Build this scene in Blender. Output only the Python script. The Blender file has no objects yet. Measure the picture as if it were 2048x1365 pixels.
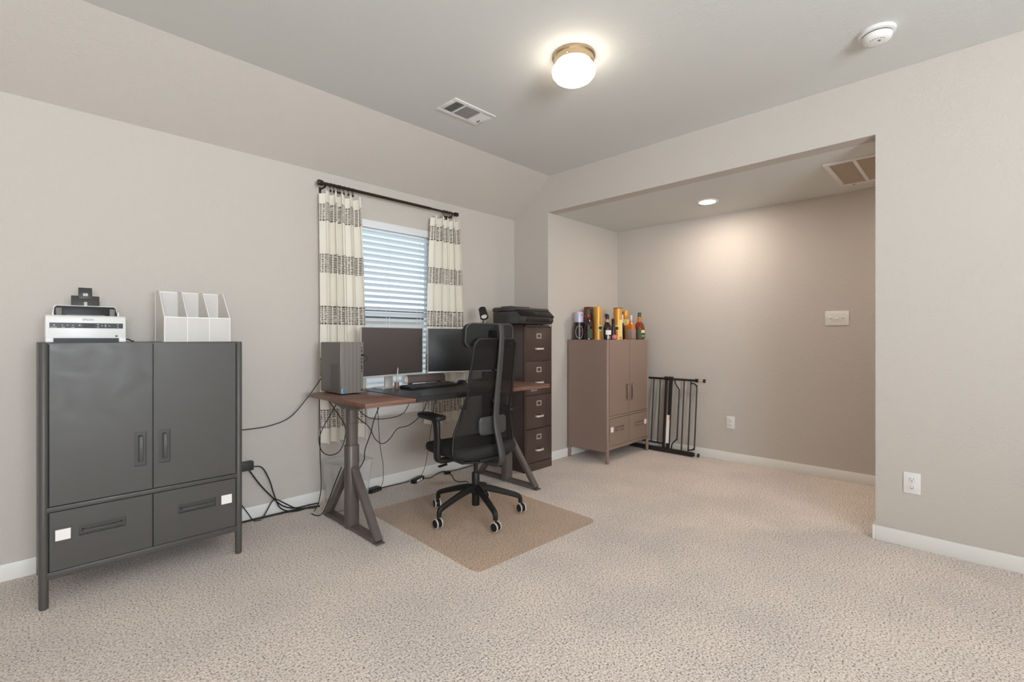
import bpy, bmesh, math, random
from mathutils import Vector, Matrix
random.seed(7)
PI = math.pi
sc = bpy.context.scene
C = sc.collection

# ------------------------------------------------------------------ camera
cam_d = bpy.data.cameras.new('camera')
cam_d.sensor_width = 36.0
cam_d.lens = 953.8 * 36.0 / 2048.0
cam_d.shift_y = -7.8 / 2048.0
cam_d.clip_start = 0.02
cam = bpy.data.objects.new('camera', cam_d)
cam.location = (0, 0, 1.19)
cam.rotation_euler = (PI / 2, 0, math.radians(44.343 - 90))
C.objects.link(cam)
sc.camera = cam

# ------------------------------------------------------------------ world
W = bpy.data.worlds.new('sky_world')
sc.world = W
W.use_nodes = True
nt = W.node_tree
nt.nodes.clear()
wo = nt.nodes.new('ShaderNodeOutputWorld')
bg = nt.nodes.new('ShaderNodeBackground')
tc = nt.nodes.new('ShaderNodeTexCoord')
sx = nt.nodes.new('ShaderNodeSeparateXYZ')
rp = nt.nodes.new('ShaderNodeValToRGB')
rp.color_ramp.elements[0].position = 0.0
rp.color_ramp.elements[0].color = (0.90, 0.96, 1.0, 1)
rp.color_ramp.elements[1].position = 0.45
rp.color_ramp.elements[1].color = (0.34, 0.58, 0.95, 1)
nt.links.new(tc.outputs['Generated'], sx.inputs[0])
nt.links.new(sx.outputs[2], rp.inputs[0])
nt.links.new(rp.outputs[0], bg.inputs[0])
bg.inputs[1].default_value = 1.75
nt.links.new(bg.outputs[0], wo.inputs[0])

# ------------------------------------------------------------------ daylight of the windows behind the viewer
def area(name, loc, rot, sx_, sy_, power, col):
    d = bpy.data.lights.new(name, 'AREA')
    d.shape = 'RECTANGLE'
    d.size = sx_
    d.size_y = sy_
    d.energy = power
    d.color = col
    o = bpy.data.objects.new(name, d)
    o.location = loc
    o.rotation_euler = rot
    C.objects.link(o)
    return o
area('window_daylight_back', (-0.1, -2.70, 1.45), (PI / 2 + math.radians(54), 0, 0), 1.8, 1.4, 320, (0.84, 0.93, 1.0))

sc.view_settings.view_transform = 'Standard'
sc.view_settings.look = 'None'
sc.view_settings.gamma = 1.0
sc.view_settings.use_curve_mapping = False
sc.view_settings.exposure = 0.0
sc.cycles.max_bounces = 16
sc.cycles.diffuse_bounces = 8
sc.cycles.transparent_max_bounces = 24

# ------------------------------------------------------------------ materials
def lin(r, g=None, b=None):
    if g is None:
        r, g, b = r
    f = lambda c: (c / 255 / 12.92) if c / 255 <= 0.04045 else ((c / 255 + 0.055) / 1.055) ** 2.4
    return (f(r), f(g), f(b), 1)

def base_mat(name):
    m = bpy.data.materials.new(name)
    m.use_nodes = True
    n = m.node_tree
    b = n.nodes['Principled BSDF']
    return m, n, b

def add_bump(n, b, scale, strength, dist=0.002, detail=3, coord='Object', rough=0.6):
    t = n.nodes.new('ShaderNodeTexCoord')
    z = n.nodes.new('ShaderNodeTexNoise')
    z.inputs['Scale'].default_value = scale
    z.inputs['Detail'].default_value = detail
    z.inputs['Roughness'].default_value = rough
    bp = n.nodes.new('ShaderNodeBump')
    bp.inputs['Strength'].default_value = strength
    bp.inputs['Distance'].default_value = dist
    n.links.new(t.outputs[coord], z.inputs['Vector'])
    n.links.new(z.outputs[0], bp.inputs['Height'])
    n.links.new(bp.outputs[0], b.inputs['Normal'])
    return t, z

def mat(name, rgb, rough=0.5, metal=0.0, bump=None, var=None, coat=0.0, spec=0.5):
    m, n, b = base_mat(name)
    col = lin(rgb)
    b.inputs['Base Color'].default_value = col
    b.inputs['Roughness'].default_value = rough
    b.inputs['Metallic'].default_value = metal
    b.inputs['Coat Weight'].default_value = coat
    b.inputs['Specular IOR Level'].default_value = spec
    if bump:
        add_bump(n, b, *bump)
    if var:
        sc_, amt = var
        t = n.nodes.new('ShaderNodeTexCoord')
        z = n.nodes.new('ShaderNodeTexNoise')
        z.inputs['Scale'].default_value = sc_
        z.inputs['Detail'].default_value = 4
        r = n.nodes.new('ShaderNodeValToRGB')
        r.color_ramp.elements[0].position = 0.3
        r.color_ramp.elements[1].position = 0.7
        r.color_ramp.elements[0].color = tuple(c * (1 - amt) for c in col[:3]) + (1,)
        r.color_ramp.elements[1].color = tuple(min(1, c * (1 + amt)) for c in col[:3]) + (1,)
        n.links.new(t.outputs['Object'], z.inputs['Vector'])
        n.links.new(z.outputs[0], r.inputs[0])
        n.links.new(r.outputs[0], b.inputs['Base Color'])
    return m

def emis(name, rgb, strength):
    m, n, b = base_mat(name)
    b.inputs['Base Color'].default_value = lin(rgb)
    b.inputs['Emission Color'].default_value = lin(rgb)
    b.inputs['Emission Strength'].default_value = strength
    return m

def seethrough(name, rgb, opacity, rough=0.15, tint=(255, 255, 255), gloss=0.10):
    """thin plastic: tinted transparency, some diffuse body and a glossy skin"""
    m = bpy.data.materials.new(name)
    m.use_nodes = True
    n = m.node_tree
    n.nodes.clear()
    out = n.nodes.new('ShaderNodeOutputMaterial')
    tr = n.nodes.new('ShaderNodeBsdfTransparent')
    tr.inputs[0].default_value = lin(tint)
    df = n.nodes.new('ShaderNodeBsdfDiffuse')
    df.inputs[0].default_value = lin(rgb)
    gl = n.nodes.new('ShaderNodeBsdfGlossy')
    gl.inputs['Roughness'].default_value = rough
    m1 = n.nodes.new('ShaderNodeMixShader')
    m1.inputs[0].default_value = opacity
    m2 = n.nodes.new('ShaderNodeMixShader')
    fr = n.nodes.new('ShaderNodeFresnel')
    fr.inputs[0].default_value = 1.35
    mu = n.nodes.new('ShaderNodeMath')
    mu.operation = 'MULTIPLY'
    mu.inputs[1].default_value = gloss * 10
    ge = n.nodes.new('ShaderNodeNewGeometry')
    fs = n.nodes.new('ShaderNodeMath')
    fs.operation = 'SUBTRACT'
    fs.inputs[0].default_value = 1.0
    n.links.new(ge.outputs['Backfacing'], fs.inputs[1])
    m0 = n.nodes.new('ShaderNodeMath')
    m0.operation = 'MULTIPLY'
    n.links.new(fr.outputs[0], m0.inputs[0])
    n.links.new(fs.outputs[0], m0.inputs[1])
    n.links.new(m0.outputs[0], mu.inputs[0])
    n.links.new(tr.outputs[0], m1.inputs[1])
    n.links.new(df.outputs[0], m1.inputs[2])
    n.links.new(mu.outputs[0], m2.inputs[0])
    n.links.new(m1.outputs[0], m2.inputs[1])
    n.links.new(gl.outputs[0], m2.inputs[2])
    n.links.new(m2.outputs[0], out.inputs[0])
    return m

M = {}
M['wall'] = mat('wall_paint', (196, 188, 180), 0.75, bump=(95, 0.8, 0.003, 2), spec=0.3)
M['ceil'] = mat('ceiling_paint', (212, 212, 208), 0.8, bump=(110, 0.5, 0.003, 2), spec=0.25)
M['trim'] = mat('white_trim', (232, 230, 226), 0.42, bump=(30, 0.03, 0.001, 2))
M['white'] = mat('white_plastic', (228, 225, 222), 0.38)
M['grey_cab'] = None

def carpet():
    m, n, b = base_mat('carpet')
    b.inputs['Roughness'].default_value = 1.0
    b.inputs['Specular IOR Level'].default_value = 0.0
    b.inputs['Sheen Weight'].default_value = 0.25
    b.inputs['Sheen Roughness'].default_value = 0.6
    t = n.nodes.new('ShaderNodeTexCoord')
    v = n.nodes.new('ShaderNodeTexVoronoi')
    v.inputs['Scale'].default_value = 125
    v.inputs['Randomness'].default_value = 1.0
    z = n.nodes.new('ShaderNodeTexNoise')
    z.inputs['Scale'].default_value = 120
    z.inputs['Detail'].default_value = 3
    z.inputs['Roughness'].default_value = 0.7
    r = n.nodes.new('ShaderNodeValToRGB')
    e = r.color_ramp.elements
    e[0].position = 0.36
    e[0].color = lin(104, 88, 78)
    e[1].position = 0.62
    e[1].color = lin(246, 234, 223)
    q = e.new(0.47)
    q.color = lin(220, 205, 194)
    big = n.nodes.new('ShaderNodeTexNoise')
    big.inputs['Scale'].default_value = 2.2
    big.inputs['Detail'].default_value = 3
    br = n.nodes.new('ShaderNodeValToRGB')
    br.color_ramp.elements[0].position = 0.35
    br.color_ramp.elements[0].color = (0.86, 0.85, 0.86, 1)
    br.color_ramp.elements[1].position = 0.65
    br.color_ramp.elements[1].color = (1.0, 0.98, 0.96, 1)
    mx = n.nodes.new('ShaderNodeMix')
    mx.data_type = 'RGBA'
    mx.blend_type = 'MULTIPLY'
    mx.inputs[0].default_value = 1.0
    for s in (v, z, big):
        n.links.new(t.outputs['Object'], s.inputs['Vector'])
    n.links.new(z.outputs[0], r.inputs[0])
    n.links.new(big.outputs[0], br.inputs[0])
    n.links.new(r.outputs[0], mx.inputs[6])
    n.links.new(br.outputs[0], mx.inputs[7])
    n.links.new(mx.outputs[2], b.inputs['Base Color'])
    ad = n.nodes.new('ShaderNodeMath')
    ad.operation = 'ADD'
    n.links.new(v.outputs['Distance'], ad.inputs[0])
    n.links.new(z.outputs[0], ad.inputs[1])
    bp = n.nodes.new('ShaderNodeBump')
    bp.inputs['Strength'].default_value = 0.5
    bp.inputs['Distance'].default_value = 0.006
    n.links.new(ad.outputs[0], bp.inputs['Height'])
    n.links.new(bp.outputs[0], b.inputs['Normal'])
    return m
M['carpet'] = carpet()

def painted_metal(name, rgb, r0, r1, scale=7):
    """powder coated steel with faint hand smudges in its gloss"""
    m, n, b = base_mat(name)
    b.inputs['Base Color'].default_value = lin(rgb)
    t = n.nodes.new('ShaderNodeTexCoord')
    z = n.nodes.new('ShaderNodeTexNoise')
    z.inputs['Scale'].default_value = scale
    z.inputs['Detail'].default_value = 5
    z.inputs['Distortion'].default_value = 1.2
    r = n.nodes.new('ShaderNodeMapRange')
    r.inputs[1].default_value = 0.35
    r.inputs[2].default_value = 0.7
    r.inputs[3].default_value = r0
    r.inputs[4].default_value = r1
    n.links.new(t.outputs['Object'], z.inputs['Vector'])
    n.links.new(z.outputs[0], r.inputs[0])
    n.links.new(r.outputs[0], b.inputs['Roughness'])
    return m
M['grey_cab'] = painted_metal('grey_powder_coat', (76, 73, 70), 0.50, 0.38)
M['brown_cab'] = painted_metal('brown_powder_coat', (142, 120, 109), 0.40, 0.36)
M['file_cab'] = painted_metal('dark_brown_enamel', (66, 50, 45), 0.36, 0.33)
M['file_cab'].node_tree.nodes['Principled BSDF'].inputs['Coat Weight'].default_value = 0.6
M['file_cab'].node_tree.nodes['Principled BSDF'].inputs['Coat Roughness'].default_value = 0.28
M['desk_metal'] = painted_metal('desk_frame_coat', (92, 83, 79), 0.42, 0.34)
M['chrome'] = mat('brushed_chrome', (238, 228, 220), 0.30, 0.55)
M['silver'] = mat('silver_plastic', (205, 200, 196), 0.35, 0.3)
M['nickel'] = mat('brushed_nickel', (196, 176, 148), 0.28, 1.0)
M['black'] = mat('black_plastic', (26, 25, 25), 0.48, spec=0.4)
M['black_soft'] = mat('black_fabric', (33, 31, 30), 0.85, bump=(500, 0.3, 0.001, 2))
M['black_gloss'] = mat('black_gloss', (20, 19, 19), 0.34, spec=0.25)
M['cable'] = mat('cable_rubber', (26, 24, 24), 0.5)
M['cable_grey'] = mat('cable_grey', (120, 112, 106), 0.5)
M['dark_grey'] = mat('dark_grey_plastic', (60, 58, 57), 0.45)
M['printer'] = mat('printer_black', (56, 53, 52), 0.32)
M['mid_grey'] = mat('mid_grey_plastic', (104, 100, 97), 0.5)
M['bronze'] = mat('dark_bronze', (58, 47, 43), 0.38, 0.6)
M['gate'] = mat('gate_black', (34, 30, 28), 0.38)
M['paper'] = mat('paper_white', (240, 236, 230), 0.7)
M['tag'] = mat('tag_beige', (200, 178, 162), 0.7)
M['pad'] = mat('leather_pad', (46, 45, 45), 0.36, bump=(220, 0.12, 0.001, 3))
M['screen_reflection'] = mat('screen_matte_reflection', (76, 68, 66), 0.42)  # brownish reflection of the lit room is put into the base colour
M['screen_b'] = mat('screen_matte_b', (34, 34, 35), 0.42)
M['vent_dark'] = mat('vent_dark', (60, 56, 52), 0.8)
M['slot'] = mat('slot_dark', (40, 38, 36), 0.7)
M['lamp_glass'] = emis('lamp_glass', (255, 243, 228), 11.0)
M['recess_glow'] = emis('recess_glow', (255, 241, 226), 240.0)
M['mesh_white'] = seethrough('white_wire_mesh', (236, 232, 228), 0.5, 0.5, gloss=0.02)
M['bin'] = seethrough('clear_bin', (236, 234, 234), 0.30, 0.12, (244, 244, 244), gloss=0.08)
M['mat_vinyl'] = seethrough('vinyl_mat', (206, 188, 172), 0.10, 0.32, (252, 248, 244), gloss=0.06)
M['chair_mesh'] = seethrough('chair_mesh', (36, 33, 32), 0.87, 0.5, gloss=0.02)
M['glass'] = seethrough('window_glass', (200, 210, 215), 0.02, 0.02, (240, 246, 246), gloss=0.06)
M['blind'] = mat('blind_white', (226, 226, 228), 0.45)
M['pc'] = mat('pc_grey', (112, 107, 103), 0.42, 0.25, var=(3, 0.05))
M['pc_front'] = mat('pc_front_brushed', (138, 132, 127), 0.38, 0.45)
M['pc_vent'] = mat('pc_vent', (86, 82, 78), 0.7)
M['sticker_blue'] = mat('sticker_blue', (120, 170, 215), 0.4)
M['sticker_dark'] = mat('sticker_dark', (40, 70, 120), 0.4)
M['speaker_cloth'] = mat('speaker_cloth', (98, 84, 80), 0.8, bump=(700, 0.3, 0.001, 2))
M['pen_body'] = mat('pen_silver', (190, 180, 175), 0.3, 0.4)
M['pen_cup'] = mat('pen_cup_brown', (120, 96, 82), 0.35)
M['wheel_grey'] = mat('wheel_grey', (196, 186, 178), 0.55)

def wood():
    m, n, b = base_mat('walnut_top')
    b.inputs['Roughness'].default_value = 0.34
    t = n.nodes.new('ShaderNodeTexCoord')
    mp = n.nodes.new('ShaderNodeMapping')
    mp.inputs['Scale'].default_value = (1.2, 22, 30)
    z = n.nodes.new('ShaderNodeTexNoise')
    z.inputs['Scale'].default_value = 3.0
    z.inputs['Detail'].default_value = 6
    z.inputs['Distortion'].default_value = 0.4
    r = n.nodes.new('ShaderNodeValToRGB')
    r.color_ramp.elements[0].position = 0.3
    r.color_ramp.elements[0].color = lin(92, 62, 50)
    r.color_ramp.elements[1].position = 0.72
    r.color_ramp.elements[1].color = lin(142, 104, 86)
    n.links.new(t.outputs['Object'], mp.inputs['Vector'])
    n.links.new(mp.outputs[0], z.inputs['Vector'])
    n.links.new(z.outputs[0], r.inputs[0])
    n.links.new(r.outputs[0], b.inputs['Base Color'])
    return m
M['wood'] = wood()

def curtain_mat():
    """cream cloth with woven bands of dark broken threads; UV holds metres along the cloth and height"""
    m, n, b = base_mat('curtain_cloth')
    b.inputs['Roughness'].default_value = 0.9
    b.inputs['Specular IOR Level'].default_value = 0.1
    uv = n.nodes.new('ShaderNodeUVMap')
    uv.uv_map = 'UVMap'
    s = n.nodes.new('ShaderNodeSeparateXYZ')
    n.links.new(uv.outputs[0], s.inputs[0])
    def mth(op, a, c=None, clamp=False):
        k = n.nodes.new('ShaderNodeMath')
        k.operation = op
        k.use_clamp = clamp
        for i, v in enumerate((a, c)):
            if v is None:
                continue
            if isinstance(v, (int, float)):
                k.inputs[i].default_value = v
            else:
                n.links.new(v, k.inputs[i])
        return k.outputs[0]
    U, V = s.outputs[0], s.outputs[1]
    # bands centred on 0.607, 0.977 ... 2.087
    ph = mth('PINGPONG', mth('SUBTRACT', V, 0.607 - 0.37 * 4), 0.185)
    band = mth('LESS_THAN', ph, 0.066)
    edge = mth('MULTIPLY', mth('GREATER_THAN', ph, 0.060), band)
    lines = mth('LESS_THAN', mth('FRACT', mth('MULTIPLY', V, 1 / 0.0125)), 0.62)
    no = n.nodes.new('ShaderNodeTexNoise')
    mp = n.nodes.new('ShaderNodeMapping')
    mp.inputs['Scale'].default_value = (55, 160, 1)
    n.links.new(uv.outputs[0], mp.inputs[0])
    n.links.new(mp.outputs[0], no.inputs['Vector'])
    no.inputs['Scale'].default_value = 1.0
    brk = mth('GREATER_THAN', no.outputs[0], 0.40)
    warp = mth('LESS_THAN', mth('FRACT', mth('MULTIPLY', U, 1 / 0.017)), 0.74)
    thr = mth('MULTIPLY', mth('MULTIPLY', lines, brk), warp)
    mask = mth('MULTIPLY', band, mth('MAXIMUM', thr, mth('MULTIPLY', edge, warp)))
    mx = n.nodes.new('ShaderNodeMix')
    mx.data_type = 'RGBA'
    mx.inputs[6].default_value = lin(242, 236, 224)
    mx.inputs[7].default_value = lin(112, 95, 87)
    n.links.new(mask, mx.inputs[0])
    n.links.new(mx.outputs[2], b.inputs['Base Color'])
    tl = n.nodes.new('ShaderNodeBsdfTranslucent')
    n.links.new(mx.outputs[2], tl.inputs[0])
    ms = n.nodes.new('ShaderNodeMixShader')
    ms.inputs[0].default_value = 0.2
    out = n.nodes['Material Output']
    n.links.new(b.outputs[0], ms.inputs[1])
    n.links.new(tl.outputs[0], ms.inputs[2])
    n.links.new(ms.outputs[0], out.inputs[0])
    return m
M['curtain'] = curtain_mat()

# ------------------------------------------------------------------ mesh helpers
def B():
    return bmesh.new()

def merge(bm, tmp, mtx=None):
    me = bpy.data.meshes.new('tmp')
    tmp.to_mesh(me)
    tmp.free()
    if mtx is not None:
        me.transform(mtx)
    bm.from_mesh(me)
    bpy.data.meshes.remove(me)

def box(bm, x0, x1, y0, y1, z0, z1, bev=0.0, seg=2, mtx=None):
    t = bmesh.new()
    bmesh.ops.create_cube(t, size=1.0)
    for v in t.verts:
        v.co = Vector(((x0 + x1) / 2 + v.co.x * (x1 - x0), (y0 + y1) / 2 + v.co.y * (y1 - y0), (z0 + z1) / 2 + v.co.z * (z1 - z0)))
    if bev > 0:
        bmesh.ops.bevel(t, geom=list(t.edges), offset=bev, segments=seg, affect='EDGES', profile=0.5)
    merge(bm, t, mtx)
    return bm

def frame_of(d):
    d = d.normalized()
    a = Vector((0, 0, 1)) if abs(d.z) < 0.9 else Vector((1, 0, 0))
    u = d.cross(a).normalized()
    v = u.cross(d).normalized()
    return u, v

def ring_strip(bm, rings, closed=False, cap=True):
    vs = [[bm.verts.new(p) for p in r] for r in rings]
    k = len(vs)
    m = len(vs[0])
    for i in range(k if closed else k - 1):
        a, b = vs[i], vs[(i + 1) % k]
        for j in range(m):
            try:
                bm.faces.new((a[j], a[(j + 1) % m], b[(j + 1) % m], b[j]))
            except ValueError:
                pass
    if cap and not closed:
        try:
            bm.faces.new(list(reversed(vs[0])))
            bm.faces.new(vs[-1])
        except ValueError:
            pass

def cyl(bm, p0, p1, r0, r1=None, seg=20, cap=True):
    p0, p1 = Vector(p0), Vector(p1)
    r1 = r0 if r1 is None else r1
    u, v = frame_of(p1 - p0)
    R = lambda p, r: [p + (u * math.cos(2 * PI * i / seg) + v * math.sin(2 * PI * i / seg)) * r for i in range(seg)]
    ring_strip(bm, [R(p0, r0), R(p1, r1)], cap=cap)
    return bm

def smooth_path(pts, n=6, closed=False):
    P = [Vector(p) for p in pts]
    if len(P) < 3:
        return P
    out = []
    k = len(P)
    rng = range(k if closed else k - 1)
    for i in rng:
        if closed:
            a, b, c, d = P[(i - 1) % k], P[i], P[(i + 1) % k], P[(i + 2) % k]
        else:
            b, c = P[i], P[i + 1]
            a = P[i - 1] if i > 0 else b * 2 - c
            d = P[i + 2] if i + 2 < k else c * 2 - b
        for s in range(n):
            t = s / n
            out.append(0.5 * ((2 * b) + (c - a) * t + (2 * a - 5 * b + 4 * c - d) * t * t + (3 * b - a - 3 * c + d) * t ** 3))
    if not closed:
        out.append(P[-1])
    return out

def tube(bm, pts, r, seg=8, closed=False, smooth=0):
    P = smooth_path(pts, smooth, closed) if smooth else [Vector(p) for p in pts]
    k = len(P)
    rings = []
    u = None
    for i in range(k):
        if closed:
            t = (P[(i + 1) % k] - P[(i - 1) % k])
        else:
            t = P[min(i + 1, k - 1)] - P[max(i - 1, 0)]
        t = t.normalized()
        if u is None:
            u, _ = frame_of(t)
        u = (u - t * u.dot(t))
        u = u.normalized() if u.length > 1e-6 else frame_of(t)[0]
        v = t.cross(u)
        rr = r[i] if isinstance(r, (list, tuple)) else r
        rings.append([P[i] + (u * math.cos(2 * PI * j / seg) + v * math.sin(2 * PI * j / seg)) * rr for j in range(seg)])
    ring_strip(bm, rings, closed=closed)
    return bm

def bar(bm, pts, side, w, t, smooth=0, bev=0.0):
    """flat bar: rectangular section of width w (along side) and thickness t swept along pts; w and t may be lists"""
    P = smooth_path(pts, smooth) if smooth else [Vector(p) for p in pts]
    side = Vector(side).normalized()
    k = len(P)
    rings = []
    for i in range(k):
        d = (P[min(i + 1, k - 1)] - P[max(i - 1, 0)]).normalized()
        nrm = d.cross(side).normalized()
        f = i / max(1, k - 1)
        ww = w(f) if callable(w) else w
        tt = t(f) if callable(t) else t
        a, b = side * ww / 2, nrm * tt / 2
        c = min(ww, tt) * bev
        sa, sb = side * c, nrm * c
        if bev > 0:
            rings.append([P[i] + a - sa + b, P[i] + a + b - sb, P[i] + a - b + sb, P[i] + a - sa - b, P[i] - a + sa - b, P[i] - a - b + sb, P[i] - a + b - sb, P[i] - a + sa + b])
        else:
            rings.append([P[i] + a + b, P[i] + a - b, P[i] - a - b, P[i] - a + b])
    ring_strip(bm, rings)
    return bm

def lathe(bm, prof, o=(0, 0, 0), seg=32, cap=True):
    o = Vector(o)
    rings = [[o + Vector((r * math.cos(2 * PI * j / seg), r * math.sin(2 * PI * j / seg), z)) for j in range(seg)] for r, z in prof]
    ring_strip(bm, rings, cap=cap)
    return bm

def rrect(w, h, r, n=5, c=(0, 0)):
    pts = []
    for cx, cy, a0 in ((w / 2 - r, h / 2 - r, 0), (-w / 2 + r, h / 2 - r, 90), (-w / 2 + r, -h / 2 + r, 180), (w / 2 - r, -h / 2 + r, 270)):
        for i in range(n + 1):
            a = math.radians(a0 + 90 * i / n)
            pts.append((c[0] + cx + r * math.cos(a), c[1] + cy + r * math.sin(a)))
    return pts

def loft(bm, layers, cap=True):
    """layers: list of (list of 3-D points)"""
    ring_strip(bm, [[Vector(p) for p in l] for l in layers], cap=cap)
    return bm

def prism(bm, poly, axis, a0, a1, bev=0.0):
    """extrude polygon (2-D) along axis: 'x' -> poly in (y,z); 'y' -> (x,z); 'z' -> (x,y)"""
    t = bmesh.new()
    def mk(p, a):
        return {'x': (a, p[0], p[1]), 'y': (p[0], a, p[1]), 'z': (p[0], p[1], a)}[axis]
    v0 = [t.verts.new(mk(p, a0)) for p in poly]
    v1 = [t.verts.new(mk(p, a1)) for p in poly]
    k = len(poly)
    for i in range(k):
        t.faces.new((v0[i], v0[(i + 1) % k], v1[(i + 1) % k], v1[i]))
    t.faces.new(list(reversed(v0)))
    t.faces.new(v1)
    bmesh.ops.recalc_face_normals(t, faces=t.faces)
    if bev > 0:
        bmesh.ops.bevel(t, geom=list(t.edges), offset=bev, segments=2, affect='EDGES', profile=0.5)
    merge(bm, t)
    return bm

def obj(name, bm, m, parent=None, smooth=35, loc=None, rot=None, recalc=True):
    if recalc:
        bmesh.ops.recalc_face_normals(bm, faces=bm.faces)
    me = bpy.data.meshes.new(name)
    bm.to_mesh(me)
    bm.free()
    me.materials.append(M[m] if isinstance(m, str) else m)
    if smooth:
        me.polygons.foreach_set('use_smooth', [True] * len(me.polygons))
        me.set_sharp_from_angle(angle=math.radians(smooth))
    o = bpy.data.objects.new(name, me)
    C.objects.link(o)
    if parent is not None:
        o.parent = parent
    if loc is not None:
        o.location = loc
    if rot is not None:
        o.rotation_euler = rot
    return o

def tag(o, label, cat, group=None):
    o['label'] = label
    o['category'] = cat
    if group:
        o['group'] = group
    return o

def thing(name, label, cat, loc=(0, 0, 0), rz=0, group=None):
    o = bpy.data.objects.new(name, None)
    o.empty_display_size = 0.1
    C.objects.link(o)
    o.location = loc
    o.rotation_euler = (0, 0, math.radians(rz))
    return tag(o, label, cat, group)

def struct(name, bm, m, parent=None, smooth=35):
    o = obj(name, bm, m, parent, smooth)
    o['kind'] = 'structure'
    return o

def text_mesh(name, body, size, m, parent, loc, rot, depth=0.0006):
    cu = bpy.data.curves.new(name, 'FONT')
    cu.body = body
    cu.size = size
    cu.extrude = depth
    cu.align_x = 'CENTER'
    cu.align_y = 'CENTER'
    t = bpy.data.objects.new(name + '_tmp', cu)
    C.objects.link(t)
    bpy.context.view_layer.update()
    me = bpy.data.meshes.new_from_object(t.evaluated_get(bpy.context.evaluated_depsgraph_get()))
    bpy.data.objects.remove(t)
    me.materials.clear()
    me.materials.append(M[m])
    o = bpy.data.objects.new(name, me)
    C.objects.link(o)
    o.parent = parent
    o.location = loc
    o.rotation_euler = rot
    return o

# ------------------------------------------------------------------ the room
XB, YA, ZC, ZO, XAL, ZE, YS, BH = 3.510, 3.398, 2.731, 2.386, 4.741, 2.386, 2.931, 0.084
YJ1, YJ2 = 2.947, 0.433
XL, YB = -2.35, -2.75
WX0, WX1, WZ0, WZ1 = 1.61, 2.53, 0.655, 2.106
TH = 0.14

bm = B()
box(bm, XL - TH, XAL + TH, YB - TH, YA + TH, -0.1, 0.0)
struct('floor', bm, 'carpet')

bm = B()
for a in ((XL - TH, WX0, 0, ZE), (WX1, XB + 0.02, 0, ZE), (WX0, WX1, 0, WZ0), (WX0, WX1, WZ1, ZE)):
    box(bm, a[0], a[1], YA, YA + TH, a[2], a[3])
struct('wall_left', bm, 'wall')

bm = B()
prism(bm, [(YA, ZE), (YS, ZC), (YS, ZC + 0.3), (YA + TH, ZC + 0.3), (YA + TH, ZE)], 'x', XL - TH, XB + 0.02)
struct('ceiling_slope', bm, 'wall')

bm = B()
box(bm, XL - TH, XB + 0.02, YB - TH, YS, ZC, ZC + 0.3)
struct('ceiling', bm, 'ceil')

bm = B()
box(bm, XB, XB + 0.12, YB - TH, YJ2, 0, ZC)
box(bm, XB, XB + 0.12, YJ2, YJ1, ZO, ZC)
prism(bm, [(YJ1, 0), (YA + TH, 0), (YA + TH, ZC), (YJ1, ZC)], 'x', XB, XB + 0.12)
struct('wall_right', bm, 'wall')

bm = B()
box(bm, XB + 0.12, XAL + TH, YJ1, YJ1 + 0.12, 0, ZO + 0.1)
struct('wall_alcove_side', bm, 'wall')
bm = B()
box(bm, XAL, XAL + TH, -0.9, YJ1, 0, ZO + 0.1)
struct('wall_alcove_back', bm, 'wall')
bm = B()
box(bm, XB + 0.12, XAL + TH, -1.02, -0.9, 0, ZO + 0.1)
struct('wall_alcove_end', bm, 'wall')
bm = B()
box(bm, XB + 0.12, XAL, -0.9, YJ1, ZO, ZO + 0.1)
struct('ceiling_alcove', bm, 'ceil')

# walls behind the viewer, with the window opening the daylight comes through
bm = B()
for a in ((XL - TH, -1.05, 0, ZC), (0.85, XB, 0, ZC), (-1.05, 0.85, 0, 0.7), (-1.05, 0.85, 2.2, ZC)):
    box(bm, a[0], a[1], YB - TH, YB, a[2], a[3])
struct('wall_back', bm, 'wall')
bm = B()
box(bm, XL - TH, XL, YB, YA, 0, ZC)
struct('wall_far_left', bm, 'wall')

def baseboard(name, pieces):
    bm = B()
    for x0, x1, y0, y1 in pieces:
        box(bm, x0, x1, y0, y1, 0, BH, 0.003)
    struct(name, bm, 'trim')
bt = 0.014
baseboard('baseboard_left', [(XL, XB, YA - bt, YA)])
baseboard('baseboard_right', [(XB - bt, XB, YB, YJ2), (XB - bt, XB + 0.12, YJ2, YJ2 + bt), (XB - bt, XB, YJ1, YA - bt)])
baseboard('baseboard_alcove_side', [(XB - bt, XAL, YJ1 - bt, YJ1)])
baseboard('baseboard_alcove_back', [(XAL - bt, XAL, -0.9, YJ1 - bt)])

# ------------------------------------------------------------------ window with sill and sashes
bm = B()
fr = 0.045
yf0, yf1 = YA + 0.085, YA + 0.13
for a in ((WX0, WX0 + fr, WZ0, WZ1), (WX1 - fr, WX1, WZ0, WZ1), (WX0 + fr, WX1 - fr, WZ1 - fr, WZ1), (WX0 + fr, WX1 - fr, WZ0, WZ0 + fr), (WX0 + fr, WX1 - fr, 1.36, 1.40)):
    box(bm, a[0], a[1], yf0, yf1, a[2], a[3], 0.003)
win = struct('window_1', bm, 'white')
for z0, z1 in ((WZ0 + fr, 1.36), (1.40, WZ1 - fr)):
    bm = B()
    box(bm, WX0 + fr, WX1 - fr, YA + 0.104, YA + 0.108, z0, z1)
    obj('pane', bm, 'glass', win)
bm = B()
box(bm, WX0 - 0.05, WX1 + 0.05, YA - 0.035, YA + 0.085, WZ0 - 0.018, WZ0, 0.004)
obj('window_sill', bm, 'trim', win)
bm = B()
box(bm, WX0 - 0.03, WX1 + 0.03, YA - 0.016, YA, 0.565, WZ0 - 0.018, 0.004)
obj('window_apron', bm, 'trim', win)

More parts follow.
